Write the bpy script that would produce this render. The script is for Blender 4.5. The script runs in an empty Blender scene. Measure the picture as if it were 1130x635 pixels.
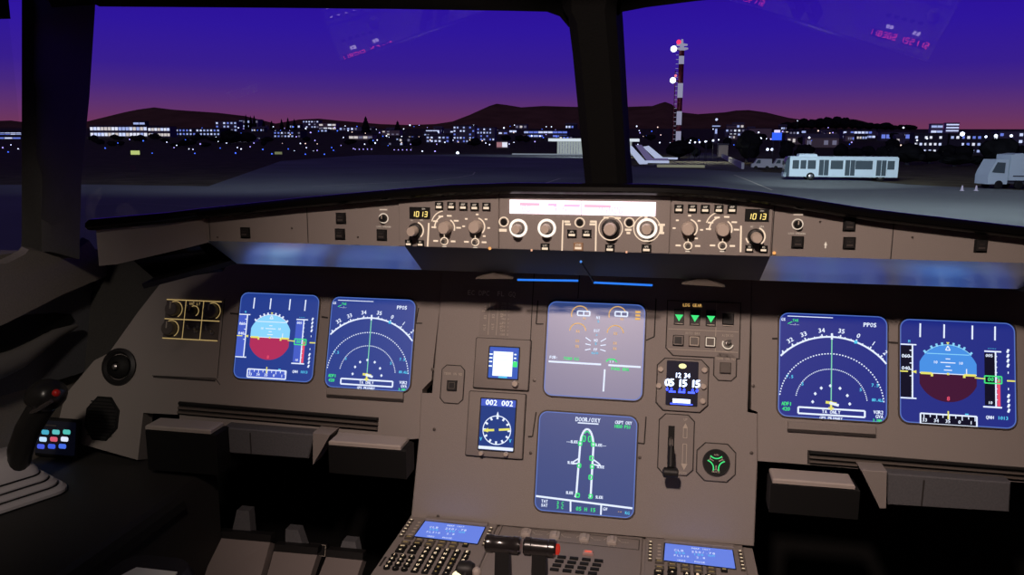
import bpy, bmesh, math, random
from mathutils import Vector, Matrix, noise
random.seed(7)
scene = bpy.context.scene
COL = scene.collection
PI = math.pi

# ------------------------------------------------------------------ camera
CAM = Vector((.1072, -1.2303, .5098)); YAW, PIT, ROLL, FPX = .1848, -.178, .0043, 887.2
TH = .303                                    # lean of the main instrument panel
cy_, sy_ = math.cos(YAW), math.sin(YAW); cp_, sp_ = math.cos(PIT), math.sin(PIT)
FW = Vector((-sy_*cp_, cy_*cp_, sp_)); R0 = Vector((cy_, sy_, 0)); U0 = R0.cross(FW)
RT = R0*math.cos(ROLL) + U0*math.sin(ROLL); UP = U0*math.cos(ROLL) - R0*math.sin(ROLL)
def ray(px, py): return FW + RT*((px-565)/FPX) - UP*((py-317.5)/FPX)
def hit(px, py, p, n):
    """world point where the sight line through a photo point meets the plane p, n"""
    d = ray(px, py); n = Vector(n); t = (Vector(p)-CAM).dot(n)/d.dot(n); return CAM + d*t
def P2(px, py):
    h = hit(px, py, (0, 0, 0), (0, -math.cos(TH), math.sin(TH))); return (h.x, h.z/math.cos(TH))
GY = -.11
def G2(px, py): h = hit(px, py, (0, GY, 0), (0, 1, 0)); return (h.x, h.z)
DZ = -.108
def D2(px, py): h = hit(px, py, (0, 0, DZ), (0, 0, 1)); return (h.x, h.y)
def gnd(px, py, z=-4.1): return hit(px, py, (0, 0, z), (0, 0, 1))
def aty(px, py, y): return hit(px, py, (0, y, 0), (0, 1, 0))

cam = bpy.data.objects.new('camera', bpy.data.cameras.new('camera')); COL.objects.link(cam)
cam.matrix_world = Matrix((( RT.x, UP.x, -FW.x, CAM.x), (RT.y, UP.y, -FW.y, CAM.y), (RT.z, UP.z, -FW.z, CAM.z), (0, 0, 0, 1)))
cam.data.sensor_width = 36; cam.data.lens = 36*FPX/1130; cam.data.clip_start = .02; cam.data.clip_end = 20000
scene.camera = cam
vs = scene.view_settings; vs.view_transform = 'Standard'; vs.look = 'None'; vs.exposure = 0; vs.gamma = 1; vs.use_curve_mapping = False
scene.cycles.use_denoising = True
scene.cycles.max_bounces = 6; scene.cycles.transparent_max_bounces = 12

# ------------------------------------------------------------------ materials
def lin(c):
    return tuple(((v/255)/12.92 if v/255 <= .04045 else ((v/255+.055)/1.055)**2.4) for v in c)
MC = {}
def mat(name, rgb, rough=.6, metal=0, spec=.5, bump=0, scale=60, vary=0, coat=0):
    if name in MC: return MC[name]
    m = bpy.data.materials.new(name); m.use_nodes = True; nt = m.node_tree; b = nt.nodes['Principled BSDF']
    b.inputs['Base Color'].default_value = (*rgb, 1); b.inputs['Roughness'].default_value = rough
    b.inputs['Metallic'].default_value = metal; b.inputs['Specular IOR Level'].default_value = spec
    if coat: b.inputs['Coat Weight'].default_value = coat; b.inputs['Coat Roughness'].default_value = .15
    if bump or vary:
        tc = nt.nodes.new('ShaderNodeTexCoord'); n = nt.nodes.new('ShaderNodeTexNoise')
        n.inputs['Scale'].default_value = scale; n.inputs['Detail'].default_value = 4
        nt.links.new(tc.outputs['Object'], n.inputs['Vector'])
        if vary:
            r = nt.nodes.new('ShaderNodeValToRGB'); lo = [v*(1-vary) for v in rgb]; hi = [min(1, v*(1+vary)) for v in rgb]
            r.color_ramp.elements[0].position = .3; r.color_ramp.elements[1].position = .7
            r.color_ramp.elements[0].color = (*lo, 1); r.color_ramp.elements[1].color = (*hi, 1)
            nt.links.new(n.outputs['Fac'], r.inputs['Fac']); nt.links.new(r.outputs['Color'], b.inputs['Base Color'])
        if bump:
            bp = nt.nodes.new('ShaderNodeBump'); bp.inputs['Strength'].default_value = bump; bp.inputs['Distance'].default_value = .002
            nt.links.new(n.outputs['Fac'], bp.inputs['Height']); nt.links.new(bp.outputs['Normal'], b.inputs['Normal'])
    MC[name] = m; return m
def emi(name, srgb, k=1.0):
    """glowing surface colour as seen"""
    if name in MC: return MC[name]
    m = bpy.data.materials.new(name); m.use_nodes = True; b = m.node_tree.nodes['Principled BSDF']
    b.inputs['Base Color'].default_value = (.01, .01, .01, 1); b.inputs['Roughness'].default_value = .6
    b.inputs['Specular IOR Level'].default_value = .1
    b.inputs['Emission Color'].default_value = (*lin(srgb), 1); b.inputs['Emission Strength'].default_value = k
    MC[name] = m; return m
def lcd(name, srgb, rough=.42, spec=1.0, ior=1.52):
    """lit display face behind an anti-glare cover"""
    if name in MC: return MC[name]
    m = bpy.data.materials.new(name); m.use_nodes = True; b = m.node_tree.nodes['Principled BSDF']
    b.inputs['Base Color'].default_value = (.03, .03, .03, 1); b.inputs['Roughness'].default_value = rough
    b.inputs['Specular IOR Level'].default_value = spec; b.inputs['IOR'].default_value = ior
    b.inputs['Emission Color'].default_value = (*lin(srgb), 1); b.inputs['Emission Strength'].default_value = 1
    MC[name] = m; return m

PANEL = mat('panel_paint', (.33, .292, .272), .62, 0, .35, .25, 900, .06)
PANEL2 = mat('unit_paint', (.305, .27, .25), .6, 0, .35, .2, 900, .05)
GAP = mat('panel_gap', (.035, .03, .028), .8)
DARK = mat('dark_plastic', (.018, .017, .017), .5, 0, .4)
BLACK = mat('black_rubber', (.008, .008, .008), .65, 0, .3)
HOOD = mat('hood_padding', (.004, .0036, .0036), .2, 0, .1)
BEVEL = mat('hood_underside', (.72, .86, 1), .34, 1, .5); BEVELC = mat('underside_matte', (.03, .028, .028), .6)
TRIM = mat('frame_lining', (.06, .057, .053), .7, 0, .3, .3, 300, .1)
TRIMD = mat('frame_lining_dark', (.007, .007, .007), .75, 0, .3, .3, 300)
WALL = mat('side_lining', (.24, .21, .18), .7, 0, .3, .3, 300, .1)
WALLB = mat('side_panel_grey', (.13, .13, .14), .6, 0, .3, .3, 300, .1)
KNOB = mat('knob_grey', (.62, .53, .45), .4, 0, .5)
KNOBD = mat('knob_dark', (.13, .11, .095), .4, 0, .5)
GREYL = mat('light_grey_plastic', (.5, .44, .4), .5)
METAL = mat('worn_metal', (.5, .48, .46), .3, .9)
SCREW = mat('screw_head', (.14, .12, .11), .4, .6)
PALEPAINT = mat('marking_paint', (.62, .55, .46), .7)
W = emi('lit_white', (255, 240, 225), 1.3)
WS = emi('lit_white_soft', (225, 205, 185), 1.0)
WW = emi('lit_legend', (255, 225, 195), 1.0)
AMB = emi('lit_amber', (255, 190, 60), 1.0)
DIG = emi('lit_digit', (255, 225, 130), 1.2)
MAG = emi('lit_display_pink', (255, 232, 242), 2.2)
MAG2 = emi('lit_display_rose', (255, 190, 215), 1.1)
REDL = emi('lit_red', (255, 60, 40), 1.0)
s_white = emi('symbol_white', (225, 235, 255), 1.1)
s_green = emi('symbol_green', (70, 235, 130), 1.0)
s_cyan = emi('symbol_cyan', (90, 205, 245), 1.0)
s_yel = emi('symbol_yellow', (235, 230, 110), 1.0)
s_amb = emi('symbol_amber', (235, 185, 105), 1.0)
s_red = emi('symbol_red', (235, 80, 110), 1.0)
s_dgreen = emi('symbol_pale_green', (130, 215, 180), 1.0)

# ------------------------------------------------------------------ mesh builder
GLY = {}
def glyph(ch):
    if ch not in GLY:
        c = bpy.data.curves.new('g', 'FONT'); c.body = ch; c.size = 1; c.resolution_u = 2; c.fill_mode = 'FRONT'
        o = bpy.data.objects.new('g', c); me = bpy.data.meshes.new_from_object(o)
        vs_ = [(v.co.x, v.co.y) for v in me.vertices]; fs = [tuple(p.vertices) for p in me.polygons]
        w = max([v[0] for v in vs_], default=0) - min([v[0] for v in vs_], default=0); x0 = min([v[0] for v in vs_], default=0)
        GLY[ch] = (vs_, fs, x0, w); bpy.data.objects.remove(o); bpy.data.curves.remove(c); bpy.data.meshes.remove(me)
    return GLY[ch]
class MB:
    def __init__(s): s.bm = bmesh.new(); s.mats = []; s.T = Matrix.Identity(4); s.S = 1.0; s.ox = 0; s.oy = 0; s.z = 0
    def mi(s, m):
        if m not in s.mats: s.mats.append(m)
        return s.mats.index(m)
    def face(s, pts, m):
        vs_ = [s.bm.verts.new(s.T @ Vector(p)) for p in pts]
        try: f = s.bm.faces.new(vs_)
        except ValueError: return None
        f.material_index = s.mi(m); return f
    def solid(s, rings, m, cap=True, close=True):
        """skin through rings of equal count"""
        V = [[s.bm.verts.new(s.T @ Vector(p)) for p in r] for r in rings]; n = len(V[0]); k = s.mi(m); fs = []
        for a, b in zip(V, V[1:]):
            for i in range(n if close else n-1):
                j = (i+1) % n
                fs.append(s.bm.faces.new((a[i], a[j], b[j], b[i])))
        if cap:
            fs.append(s.bm.faces.new(list(reversed(V[0])))); fs.append(s.bm.faces.new(V[-1]))
        for f in fs: f.material_index = k
        return fs
    def prism(s, pts, z0, z1, m, bev=0):
        a = sum(p[0]*q[1]-q[0]*p[1] for p, q in zip(pts, pts[1:]+pts[:1]))
        if a < 0: pts = list(reversed(pts))
        if bev:
            cx = sum(p[0] for p in pts)/len(pts); cyy = sum(p[1] for p in pts)/len(pts)
            w = max(abs(p[0]-cx) for p in pts); h = max(abs(p[1]-cyy) for p in pts)
            sm = [(cx+(p[0]-cx)*(1-bev/w), cyy+(p[1]-cyy)*(1-bev/h)) for p in pts]
            return s.solid([[(x, y, z0) for x, y in pts], [(x, y, z1-bev*(1 if z1 > z0 else -1)) for x, y in pts], [(x, y, z1) for x, y in sm]], m)
        return s.solid([[(x, y, z0) for x, y in pts], [(x, y, z1) for x, y in pts]], m)
    def box(s, x0, x1, y0, y1, z0, z1, m, bev=0): return s.prism([(x0, y0), (x1, y0), (x1, y1), (x0, y1)], z0, z1, m, bev)
    def rbox(s, cx, cy, w, h, r, z0, z1, m, bev=0, n=5): return s.prism(rrect(cx, cy, w, h, r, n), z0, z1, m, bev)
    def lathe(s, prof, m, cx=0, cy=0, seg=20, ax='z'):
        rings = []
        for r, z in prof:
            rg = []
            for i in range(seg):
                a = 2*PI*i/seg; x, y = r*math.cos(a), r*math.sin(a)
                rg.append((cx+x, cy+y, z) if ax == 'z' else ((z, cx+x, cy+y) if ax == 'x' else (cx+y, z, cy+x)))
            rings.append(rg)
        return s.solid(rings, m)
    def rod(s, p, q, r, m, r2=None, seg=10):
        p, q = Vector(p), Vector(q); d = (q-p).normalized(); a = d.orthogonal().normalized(); b = d.cross(a); r2 = r if r2 is None else r2
        ring = lambda c, rr: [c+(a*math.cos(2*PI*i/seg)+b*math.sin(2*PI*i/seg))*rr for i in range(seg)]
        return s.solid([ring(p, r), ring(q, r2)], m)
    def tube(s, pts, rad, m, seg=12):
        pts = [Vector(p) for p in pts]; rings = []
        ref = Vector((1, 0, 0)) if abs((pts[-1]-pts[0]).normalized().x) < .8 else Vector((0, 1, 0))
        for i, p in enumerate(pts):
            d = (pts[min(i+1, len(pts)-1)]-pts[max(i-1, 0)]).normalized(); a = d.cross(ref).normalized(); b = d.cross(a)
            rr = rad[i] if isinstance(rad, (list, tuple)) else rad
            rx, ry = rr if isinstance(rr, tuple) else (rr, rr)
            rings.append([p+a*rx*math.cos(2*PI*k/seg)+b*ry*math.sin(2*PI*k/seg) for k in range(seg)])
        return s.solid(rings, m)
    def ball(s, c, r, m, seg=10, sq=1, jit=0):
        n0 = len(s.bm.verts); ret = bmesh.ops.create_icosphere(s.bm, subdivisions=seg, radius=1)
        k = s.mi(m)
        for v in ret['verts']:
            j = 1+jit*noise.noise(v.co*1.7+Vector(c))+jit*.7*noise.noise(v.co*4+Vector(c)) if jit else 1
            v.co = s.T @ Vector((c[0]+v.co.x*r*j, c[1]+v.co.y*r*j, c[2]+v.co.z*r*sq*j))
        for f in {f for v in ret['verts'] for f in v.link_faces}: f.material_index = k
    # flat drawing in the local plane; coordinates times S plus ox, oy
    def pt(s, x, y): return (s.ox+x*s.S, s.oy+y*s.S, s.z)
    def poly(s, pts, m, dz=0): s.face([(a, b, c+dz) for a, b, c in (s.pt(*p) for p in pts)], m)
    def rect(s, x0, y0, x1, y1, m, dz=0):
        x0, x1 = min(x0, x1), max(x0, x1); y0, y1 = min(y0, y1), max(y0, y1)
        s.poly([(x0, y0), (x1, y0), (x1, y1), (x0, y1)], m, dz)
    def line(s, x0, y0, x1, y1, w, m, dz=0):
        w = w*1.25 if s.S < 1 else w
        d = Vector((x1-x0, y1-y0)); L = d.length or 1; nx, ny = -d.y/L*w/2, d.x/L*w/2
        s.poly([(x0-nx, y0-ny), (x1-nx, y1-ny), (x1+nx, y1+ny), (x0+nx, y0+ny)], m, dz)
    def frame(s, x0, y0, x1, y1, w, m, dz=0):
        s.line(x0, y0, x1, y0, w, m, dz); s.line(x0, y1, x1, y1, w, m, dz); s.line(x0, y0, x0, y1, w, m, dz); s.line(x1, y0, x1, y1, w, m, dz)
    def path(s, pts, w, m, dz=0, close=False):
        pts = list(pts)
        for a, b in zip(pts, pts[1:]+(pts[:1] if close else [])): s.line(*a, *b, w, m, dz)
    def arc(s, cx, cy, r, a0, a1, w, m, n=40, dash=0, dz=0):
        for i in range(n):
            if dash and i % dash: continue
            t0 = math.radians(a0+(a1-a0)*i/n); t1 = math.radians(a0+(a1-a0)*(i+1)/n)
            s.poly([(cx+math.cos(t0)*(r-w/2), cy+math.sin(t0)*(r-w/2)), (cx+math.cos(t0)*(r+w/2), cy+math.sin(t0)*(r+w/2)),
                    (cx+math.cos(t1)*(r+w/2), cy+math.sin(t1)*(r+w/2)), (cx+math.cos(t1)*(r-w/2), cy+math.sin(t1)*(r-w/2))][::-1 if a1 < a0 else 1], m, dz)
    def disc(s, cx, cy, r, m, dz=0, n=20): s.poly([(cx+r*math.cos(2*PI*i/n), cy+r*math.sin(2*PI*i/n)) for i in range(n)], m, dz)
    def text(s, t, cx, cy, h, m, rot=0, dz=0, adv=.72, bold=0):
        """t centred on cx, cy, capital height h"""
        if s.S < 1 and not bold: s.text(t, cx+.09*h, cy+.06*h, h, m, rot, dz, adv, 1)
        k = h/.7; n = len(t); c, sn = math.cos(math.radians(rot)), math.sin(math.radians(rot)); mi = s.mi(m)
        for i, ch in enumerate(t):
            if ch == ' ': continue
            vs_, fs, x0, w = glyph(ch); off = (i-(n-1)/2)*adv*h*1.05
            sc = min(1, .62*h/(w*k+1e-9)) if w*k > .62*h else 1
            V = []
            for vx, vy in vs_:
                lx = off+(vx-x0-w/2)*k*sc; ly = (vy-.35)*k
                V.append(s.bm.verts.new(s.T @ Vector([q+(dz if j == 2 else 0) for j, q in enumerate(s.pt(cx+lx*c-ly*sn, cy+lx*sn+ly*c))])))
            for f in fs:
                try: s.bm.faces.new([V[q] for q in f]).material_index = mi
                except ValueError: pass
    def mesh(s, name, flat=False):
        bmesh.ops.recalc_face_normals(s.bm, faces=s.bm.faces) if not flat else None
        me = bpy.data.meshes.new(name); s.bm.to_mesh(me); s.bm.free()
        for m in s.mats: me.materials.append(m)
        if not flat:
            for p in me.polygons: p.use_smooth = True
            me.set_sharp_from_angle(angle=math.radians(38))
        return me
    def build(s, name, parent=None, M=None, label=None, flat=False):
        o = bpy.data.objects.new(name, s.mesh(name, flat)); COL.objects.link(o)
        if parent: o.parent = parent
        if M is not None: o.matrix_local = M
        if label: o['label'] = label
        return o
def rrect(cx, cy, w, h, r, n=5):
    out = []
    for qx, qy, a0 in ((1, 1, 0), (-1, 1, 90), (-1, -1, 180), (1, -1, 270)):
        for i in range(n+1):
            a = math.radians(a0+90*i/n); out.append((cx+qx*(w/2-r)+r*math.cos(a), cy+qy*(h/2-r)+r*math.sin(a)))
    return out
def oct_(cx, cy, w, h, c): return [(cx-w/2+c, cy-h/2), (cx+w/2-c, cy-h/2), (cx+w/2, cy-h/2+c), (cx+w/2, cy+h/2-c), (cx+w/2-c, cy+h/2), (cx-w/2+c, cy+h/2), (cx-w/2, cy+h/2-c), (cx-w/2, cy-h/2+c)]
def thing(name, label, cat, M=None, group=None):
    o = bpy.data.objects.new(name, None); o.empty_display_size = .02; COL.objects.link(o)
    if M is not None: o.matrix_world = M
    o['label'] = label; o['category'] = cat
    if group: o['group'] = group
    return o
def tag(o, label, cat, group=None):
    o['label'] = label; o['category'] = cat
    if group: o['group'] = group
    return o
def struct(o): o['kind'] = 'structure'; return o
def cp(o, parent=None, M=None):
    """a copy of a thing with its parts and sub-parts"""
    c = o.copy(); COL.objects.link(c)
    if parent is not None: c.parent = parent
    if M is not None: c.matrix_local = M
    for ch in [x for x in bpy.data.objects if x.parent == o and x != c]: cp(ch, c)
    return c
def T(x=0, y=0, z=0): return Matrix.Translation((x, y, z))
def frm(X, Y, Z, o): return Matrix(((X[0], Y[0], Z[0], o[0]), (X[1], Y[1], Z[1], o[1]), (X[2], Y[2], Z[2], o[2]), (0, 0, 0, 1)))
PY, PZ = (0, math.sin(TH), math.cos(TH)), (0, -math.cos(TH), math.sin(TH))
def FP(u=0, v=0, w=0): return frm((1, 0, 0), PY, PZ, (u, v*math.sin(TH)-w*math.cos(TH), v*math.cos(TH)+w*math.sin(TH)))
def FG(x=0, z=0, w=0): return frm((1, 0, 0), (0, 0, 1), (0, -1, 0), (x, GY-w, z))
def FD(x=0, y=0, w=0): return T(x, y, DZ+w)
def avg(fn, c):
    q = [fn(*p) for p in c]; x0 = (q[0][0]+q[3][0])/2; x1 = (q[1][0]+q[2][0])/2; y1 = (q[0][1]+q[1][1])/2; y0 = (q[2][1]+q[3][1])/2
    return (x0+x1)/2, (y0+y1)/2, x1-x0, y1-y0
def bx4(fn, x0, y0, x1, y1): return avg(fn, [(x0, y0), (x1, y0), (x1, y1), (x0, y1)])
# ================================================================== MAIN INSTRUMENT PANEL
panel = thing('instrument_panel', 'wide grey-brown main instrument panel under the glareshield', 'instrument panel', FP())
mb = MB()
out = [(200, 318), (152, 345), (120, 390), (104, 398), (72, 436), (60, 482), (152, 508), (158, 456), (198, 458), (198, 476), (418, 488), (466, 484), (466, 430), (476, 420), (476, 318)]
pts = [P2(*p) for p in out]; top = .325
pts[0] = (pts[0][0], top); pts[-1] = (P2(488, 330)[0], top)
mb.prism(pts, -.03, 0, PANEL); mb.build('left_wing', panel); mb = MB()
out = [(829, 330), (829, 452), (836, 455), (836, 509), (890, 513), (1240, 542), (1240, 318)]
pts = [P2(*p) for p in out]; pts[0] = (pts[0][0], top); pts[-1] = (pts[-1][0], top)
mb.prism(pts, -.03, 0, PANEL)
mb.build('right_wing', panel)
mb = MB()
out = [(487, 330), (477, 434), (465, 434), (463, 480), (454, 572), (832, 603), (836, 506), (836, 457), (825, 455), (829, 345)]
pts = [P2(*p) for p in out]; pts[0] = (pts[0][0], top); pts[-1] = (pts[-1][0], top)
mb.prism(pts, -.035, .003, PANEL, .0015)
mb.build('centre_plate', panel)
def seam(pxs, w=.0014, z=.0005, close=False):
    m_ = MB(); m_.z = z; m_.path([P2(*p) for p in pxs], w, GAP, close=close); return m_.build('panel_seam', panel, flat=True)
seam([(640, 300), (638, 330)], z=.0036)
seam([(590, 300), (588, 332), (583, 430)], z=.0036)
seam([(168, 415), (238, 418), (243, 425)]); seam([(248, 330), (240, 418)])
seam([(724, 330), (722, 372), (713, 376)], .002, .0036); seam([(594, 332), (592, 358), (600, 358)], .002, .0036)
seam([(713, 460), (711, 490), (704, 489)], .002, .0036); seam([(592, 455), (588, 482), (583, 482)], .002, .0036)
seam([(462, 340), (459, 357), (466, 357)], .002); seam([(852, 374), (860, 374)], .003); seam([(980, 378), (993, 379)], .003); seam([(254, 346), (265, 347)], .003); seam([(355, 350), (362, 351)], .003)
for q in [(478, 408), (480, 474), (831, 426), (829, 500), (715, 343), (590, 420), (706, 505), (586, 500), (484, 570)]:
    u, v = P2(*q); m_ = MB(); m_.lathe([(.0028, 0), (.0028, .0012), (.001, .0014)], SCREW, seg=10); m_.build('screw', panel, T(u, v, .003 if 470 < q[0] < 836 and q != (831, 426) else 0))
# long handles below the navigation displays
for x0, x1, y0, y1 in ((362, 446, 428, 433), (869, 966, 465, 470)):
    u0, v0 = P2(x0, y0); u1, v1 = P2(x1, y1+2); m_ = MB()
    m_.box(u0, u1, v0-.012, v0, 0, .006, PANEL2, .001); m_.box(u0, u1, v0-.016, v0-.012, 0, .004, GAP); m_.build('lock_bar', panel)
u0, v0 = P2(170, 415); u1, v1 = P2(238, 420); m_ = MB(); m_.box(u0, u1, v0-.003, v0, 0, .002, GAP); m_.build('lock_slot', panel)

# slatted slots for the fold-away tables
def slat_slot(q, name):
    (u0, v0), (u1, v1) = P2(*q[0]), P2(*q[1]); t = thing(name[0], name[1], 'vent', FP(), )
    d = v0-P2(*q[2])[1]; m_ = MB(); m_.prism([(u0, v0), (u1, v1), (u1, v1-d), (u0, v0-d)], -.002, .001, GAP); m_.build('recess', t)
    for k in range(3):
        m_ = MB(); a = d*(k*.33+.06); m_.prism([(u0+.002, v0-a), (u1, v1-a), (u1, v1-a-d*.17), (u0+.002, v0-a-d*.17)], .001, .008, KNOBD if k else BLACK, .0008); m_.build('slat', t)
slat_slot([(198, 443), (418, 461), (198, 458)], ('slatted_table_slot', 'dark slatted slot across the lower left side of the instrument panel'))
slat_slot([(891, 497), (1180, 520), (891, 512)], ('slatted_table_slot', 'dark slatted slot across the lower right side of the instrument panel'))

# pull-out footrests below the panel
def footrest(q, lab, y=-.06):
    a, b, c = [aty(*p, y) for p in q]; t = thing('footrest', lab, 'footrest', T(a.x, y, c.z))
    w, h = b.x-a.x, a.z-c.z; m_ = MB(); m_.box(0, w, 0, .042, 0, h-.004, BLACK, .003); m_.build('body', t)
    m_ = MB(); m_.box(.002, w-.008, -.002, .040, h-.004, h+.003, GREYL, .002); m_.build('tread', t, label='pale tread on top of the footrest')
footrest([(160, 471), (238, 477), (160, 518)], 'pull-out footrest with a pale tread, beside the octagonal speaker')
footrest([(362, 488), (448, 496), (362, 522)], 'pull-out footrest with a pale tread, left of the centre column')
footrest([(851, 530), (950, 535), (851, 566)], 'pull-out footrest with a pale tread, right of the centre column')
# stowed tables between them
def table(q, lab):
    P = [aty(*p, -.02) for p in q]; t = thing('stowed_table', lab, 'table', T(0, -.02, 0)); m_ = MB()
    f = lambda k: (P[k].x, P[k].z)
    m_.T = frm((1, 0, 0), (0, 0, 1), (0, -1, 0), (0, 0, 0)); m_.prism([f(0), f(1), f(2), f(3)], -.03, 0, WALLB, .002); m_.build('table_top', t)
    m_ = MB(); m_.T = frm((1, 0, 0), (0, 0, 1), (0, -1, 0), (0, 0, 0))
    x = P[0].x*.7+P[1].x*.3; m_.box(x-.001, x+.001, P[3].z+.003, P[0].z-.006, 0, .001, GAP); m_.build('joint', t)
table([(246, 472), (347, 480), (340, 507), (246, 500)], 'folded tray table stowed under the left side of the panel')
table([(980, 523), (1116, 533), (1114, 566), (980, 558)], 'folded tray table stowed under the right side of the panel')
for q, lab in ((((345, 478), (365, 480), (345, 514)), 'left'), (((950, 519), (979, 521), (978, 562), (971, 562)), 'right')):
    P = [aty(*p, -.03) for p in q]; m_ = MB(); m_.T = frm((1, 0, 0), (0, 0, 1), (0, -1, 0), (0, -.03, 0)); m_.prism([(p.x, p.z) for p in P], -.04, 0, PANEL, .001)
    m_.build('gusset', panel, FP().inverted())

# ------------------------------------------------------------------ display units
BG1 = lcd('lcd_blue_left', (30, 58, 140)); BG2 = lcd('lcd_blue_right', (22, 38, 130), .42, .5, 1.4); BG3 = lcd('lcd_blue_upper', (48, 66, 120), .5, 1.0, 2.1); BG4 = lcd('lcd_blue_lower', (44, 66, 126), .40)
RIM = lcd('lcd_edge_glow', (80, 112, 190))
def display(q, bg, draw, name, label, cat='display'):
    cu, cv, w, h = avg(P2, q); t = thing(name, label, cat, FP(cu, cv, .003 if name.startswith('engine') or name.startswith('system') else 0))
    m_ = MB(); o = rrect(0, 0, w+.0045, h+.0045, .0155, 6); i = rrect(0, 0, w, h, .0135, 6)
    m_.solid([[(x, y, 0) for x, y in o], [(x, y, .002) for x, y in o], [(x, y, .0034) for x, y in rrect(0, 0, w+.002, h+.002, .014, 6)], [(x, y, .0034) for x, y in i], [(x, y, .001) for x, y in i]], KNOBD, cap=False)
    m_.build('bezel', t)
    m_ = MB(); m_.prism(i, .0005, .0025, bg); m_.z = .0028
    m_.path(rrect(0, 0, w-.0018, h-.0018, .013, 6), .0014, RIM, close=True)
    m_.S = w/2; m_.z = .003; draw(m_); m_.build('screen', t, flat=False)
    return t
def pfd(sky, gr, tape, tick, dim):
    def d(m):
        wt = s_white; YF = .965
        for x in (-.64, -.22, .27, .66): m.line(x, .9, x-.005, .64, .022, wt)
        # speed tape
        m.rect(-.99, -.5, -.79, .47, tape); m.line(-.78, .5, -.78, -.52, .022, wt); m.line(-.99, .49, -.71, .49, .018, wt); m.line(-.99, -.52, -.71, -.52, .02, wt)
        for k in range(5): m.line(-.78, .38-k*.12, -.83, .38-k*.12, .014, wt, .0001)
        m.text('060', -.9, .27, .065, wt, dz=.0001); m.text('040', -.9, .04, .065, wt, dz=.0001); m.line(-1, -.02, -.86, -.02, .02, s_yel, .0001); m.poly([(-.8, -.02), (-.71, .01), (-.71, -.05)], s_yel, .0001)
        m.text('M', -.84, .55, .05, s_cyan)
        # attitude ball: clipped sides
        cx, cy, r, hw = -.16, -.03, .535, .495
        up = []; dn = []
        a0 = math.degrees(math.acos(hw/r))
        for i in range(25):
            a = math.radians(a0+(180-2*a0)*i/24); up.append((cx+r*math.cos(a), cy+r*math.sin(a))); dn.append((cx+r*math.cos(a), cy-r*math.sin(a)*.98))
        m.poly([(cx+hw, cy)]+up+[(cx-hw, cy)], sky); m.poly(([(cx+hw, cy)]+dn+[(cx-hw, cy)])[::-1], gr)
        m.arc(cx, cy, r+.01, 42, 138, .014, tick, 30)
        for a in (45, 60, 70, 80, 100, 110, 120, 135): m.line(cx+(r)*math.cos(math.radians(a)), cy+r*math.sin(math.radians(a)), cx+(r+.06)*math.cos(math.radians(a)), cy+(r+.06)*math.sin(math.radians(a)), .03, tick, .0001)
        m.poly([(cx-.03, cy+r+.06), (cx+.03, cy+r+.06), (cx, cy+r+.01)][::-1], s_yel, .0002); m.path([(cx-.04, cy+r-.09), (cx, cy+r-.01), (cx+.04, cy+r-.09)], .014, wt, .0003, True)
        m.line(cx-.37, cy+.37, cx+.37, cy+.37, .012, tick, .0002)
        for y, w in ((.28, .04), (.21, .13), (.14, .04), (.07, .07)): m.line(cx-w, cy+y, cx+w, cy+y, .014, wt, .0002)
        m.text('10', cx-.22, cy+.21, .05, wt, dz=.0002); m.text('10', cx+.22, cy+.21, .05, wt, dz=.0002)
        m.line(cx-hw, cy, cx+hw, cy, .012, wt, .0003)
        for sg in (-1, 1): m.path([(cx+sg*.48, cy-.005), (cx+sg*.28, cy-.005), (cx+sg*.28, cy-.06)], .034, s_yel, .0004)
        m.rect(cx-.02, cy-.02, cx+.02, cy+.02, s_yel, .0004); m.line(cx+.32, cy, cx+.32, cy+.11, .014, wt, .0004)
        m.text('8', cx, -.49, .075, s_red, dz=.0004)
        # altitude tape
        m.rect(.47, -.57, .65, .4, tape); m.line(.66, .42, .66, -.6, .022, wt); m.line(.47, .43, .76, .43, .02, wt); m.line(.44, -.6, .76, -.6, .022, wt)
        m.text('005', .55, .35, .055, wt, dz=.0001); m.text('10', .56, -.52, .05, wt, dz=.0001); m.rect(.68, -.58, .735, -.08, s_red)
        for k in range(9): m.line(.66, .34-k*.1, .69, .34-k*.1, .012, wt, .0001)
        m.frame(.47, -.16, .76, -.03, .018, s_green, .0002); m.text('3', .7, -.09, .08, s_green, dz=.0003); m.line(.3, -.075, .48, -.085, .018, s_yel, .0002); m.text('----', .6, .49, .05, s_cyan)
        m.text('00', .57, -.09, .07, s_green, dz=.0003)
        # vertical speed
        for y, a in ((.45, 80), (.36, 75), (.27, 80), (.18, 70), (.05, 0), (-.25, 0), (-.38, 80), (-.47, 75), (-.56, 80), (-.65, 70)):
            if a: m.line(.86, y-.03, .885, y+.035, .03, wt)
            else: m.rect(.865, y-.02, .88, y+.02, wt)
        m.line(.85, -.1, .99, -.1, .022, s_yel)
        m.text('QNH', .55, -.79, .06, wt); m.text('1013', .77, -.79, .06, s_cyan)
        # heading strip
        m.frame(-.64, -.98, .33, -.79, .022, wt); m.rect(-.63, -.97, .32, -.8, tape, -.0001)
        for k in range(9): m.line(-.58+k*.11, -.8, -.58+k*.11, -.85 if k % 2 else -.88, .013, wt, .0001)
        for k, tx in enumerate(('33', '34', '35', '0', '1')): m.text(tx, -.57+k*.2, -.91, .06, wt, dz=.0001)
        m.line(-.16, -.72, -.16, -.87, .02, s_yel, .0003); m.line(.13, -.76, .19, -.76, .02, s_cyan)
    return d
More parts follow.
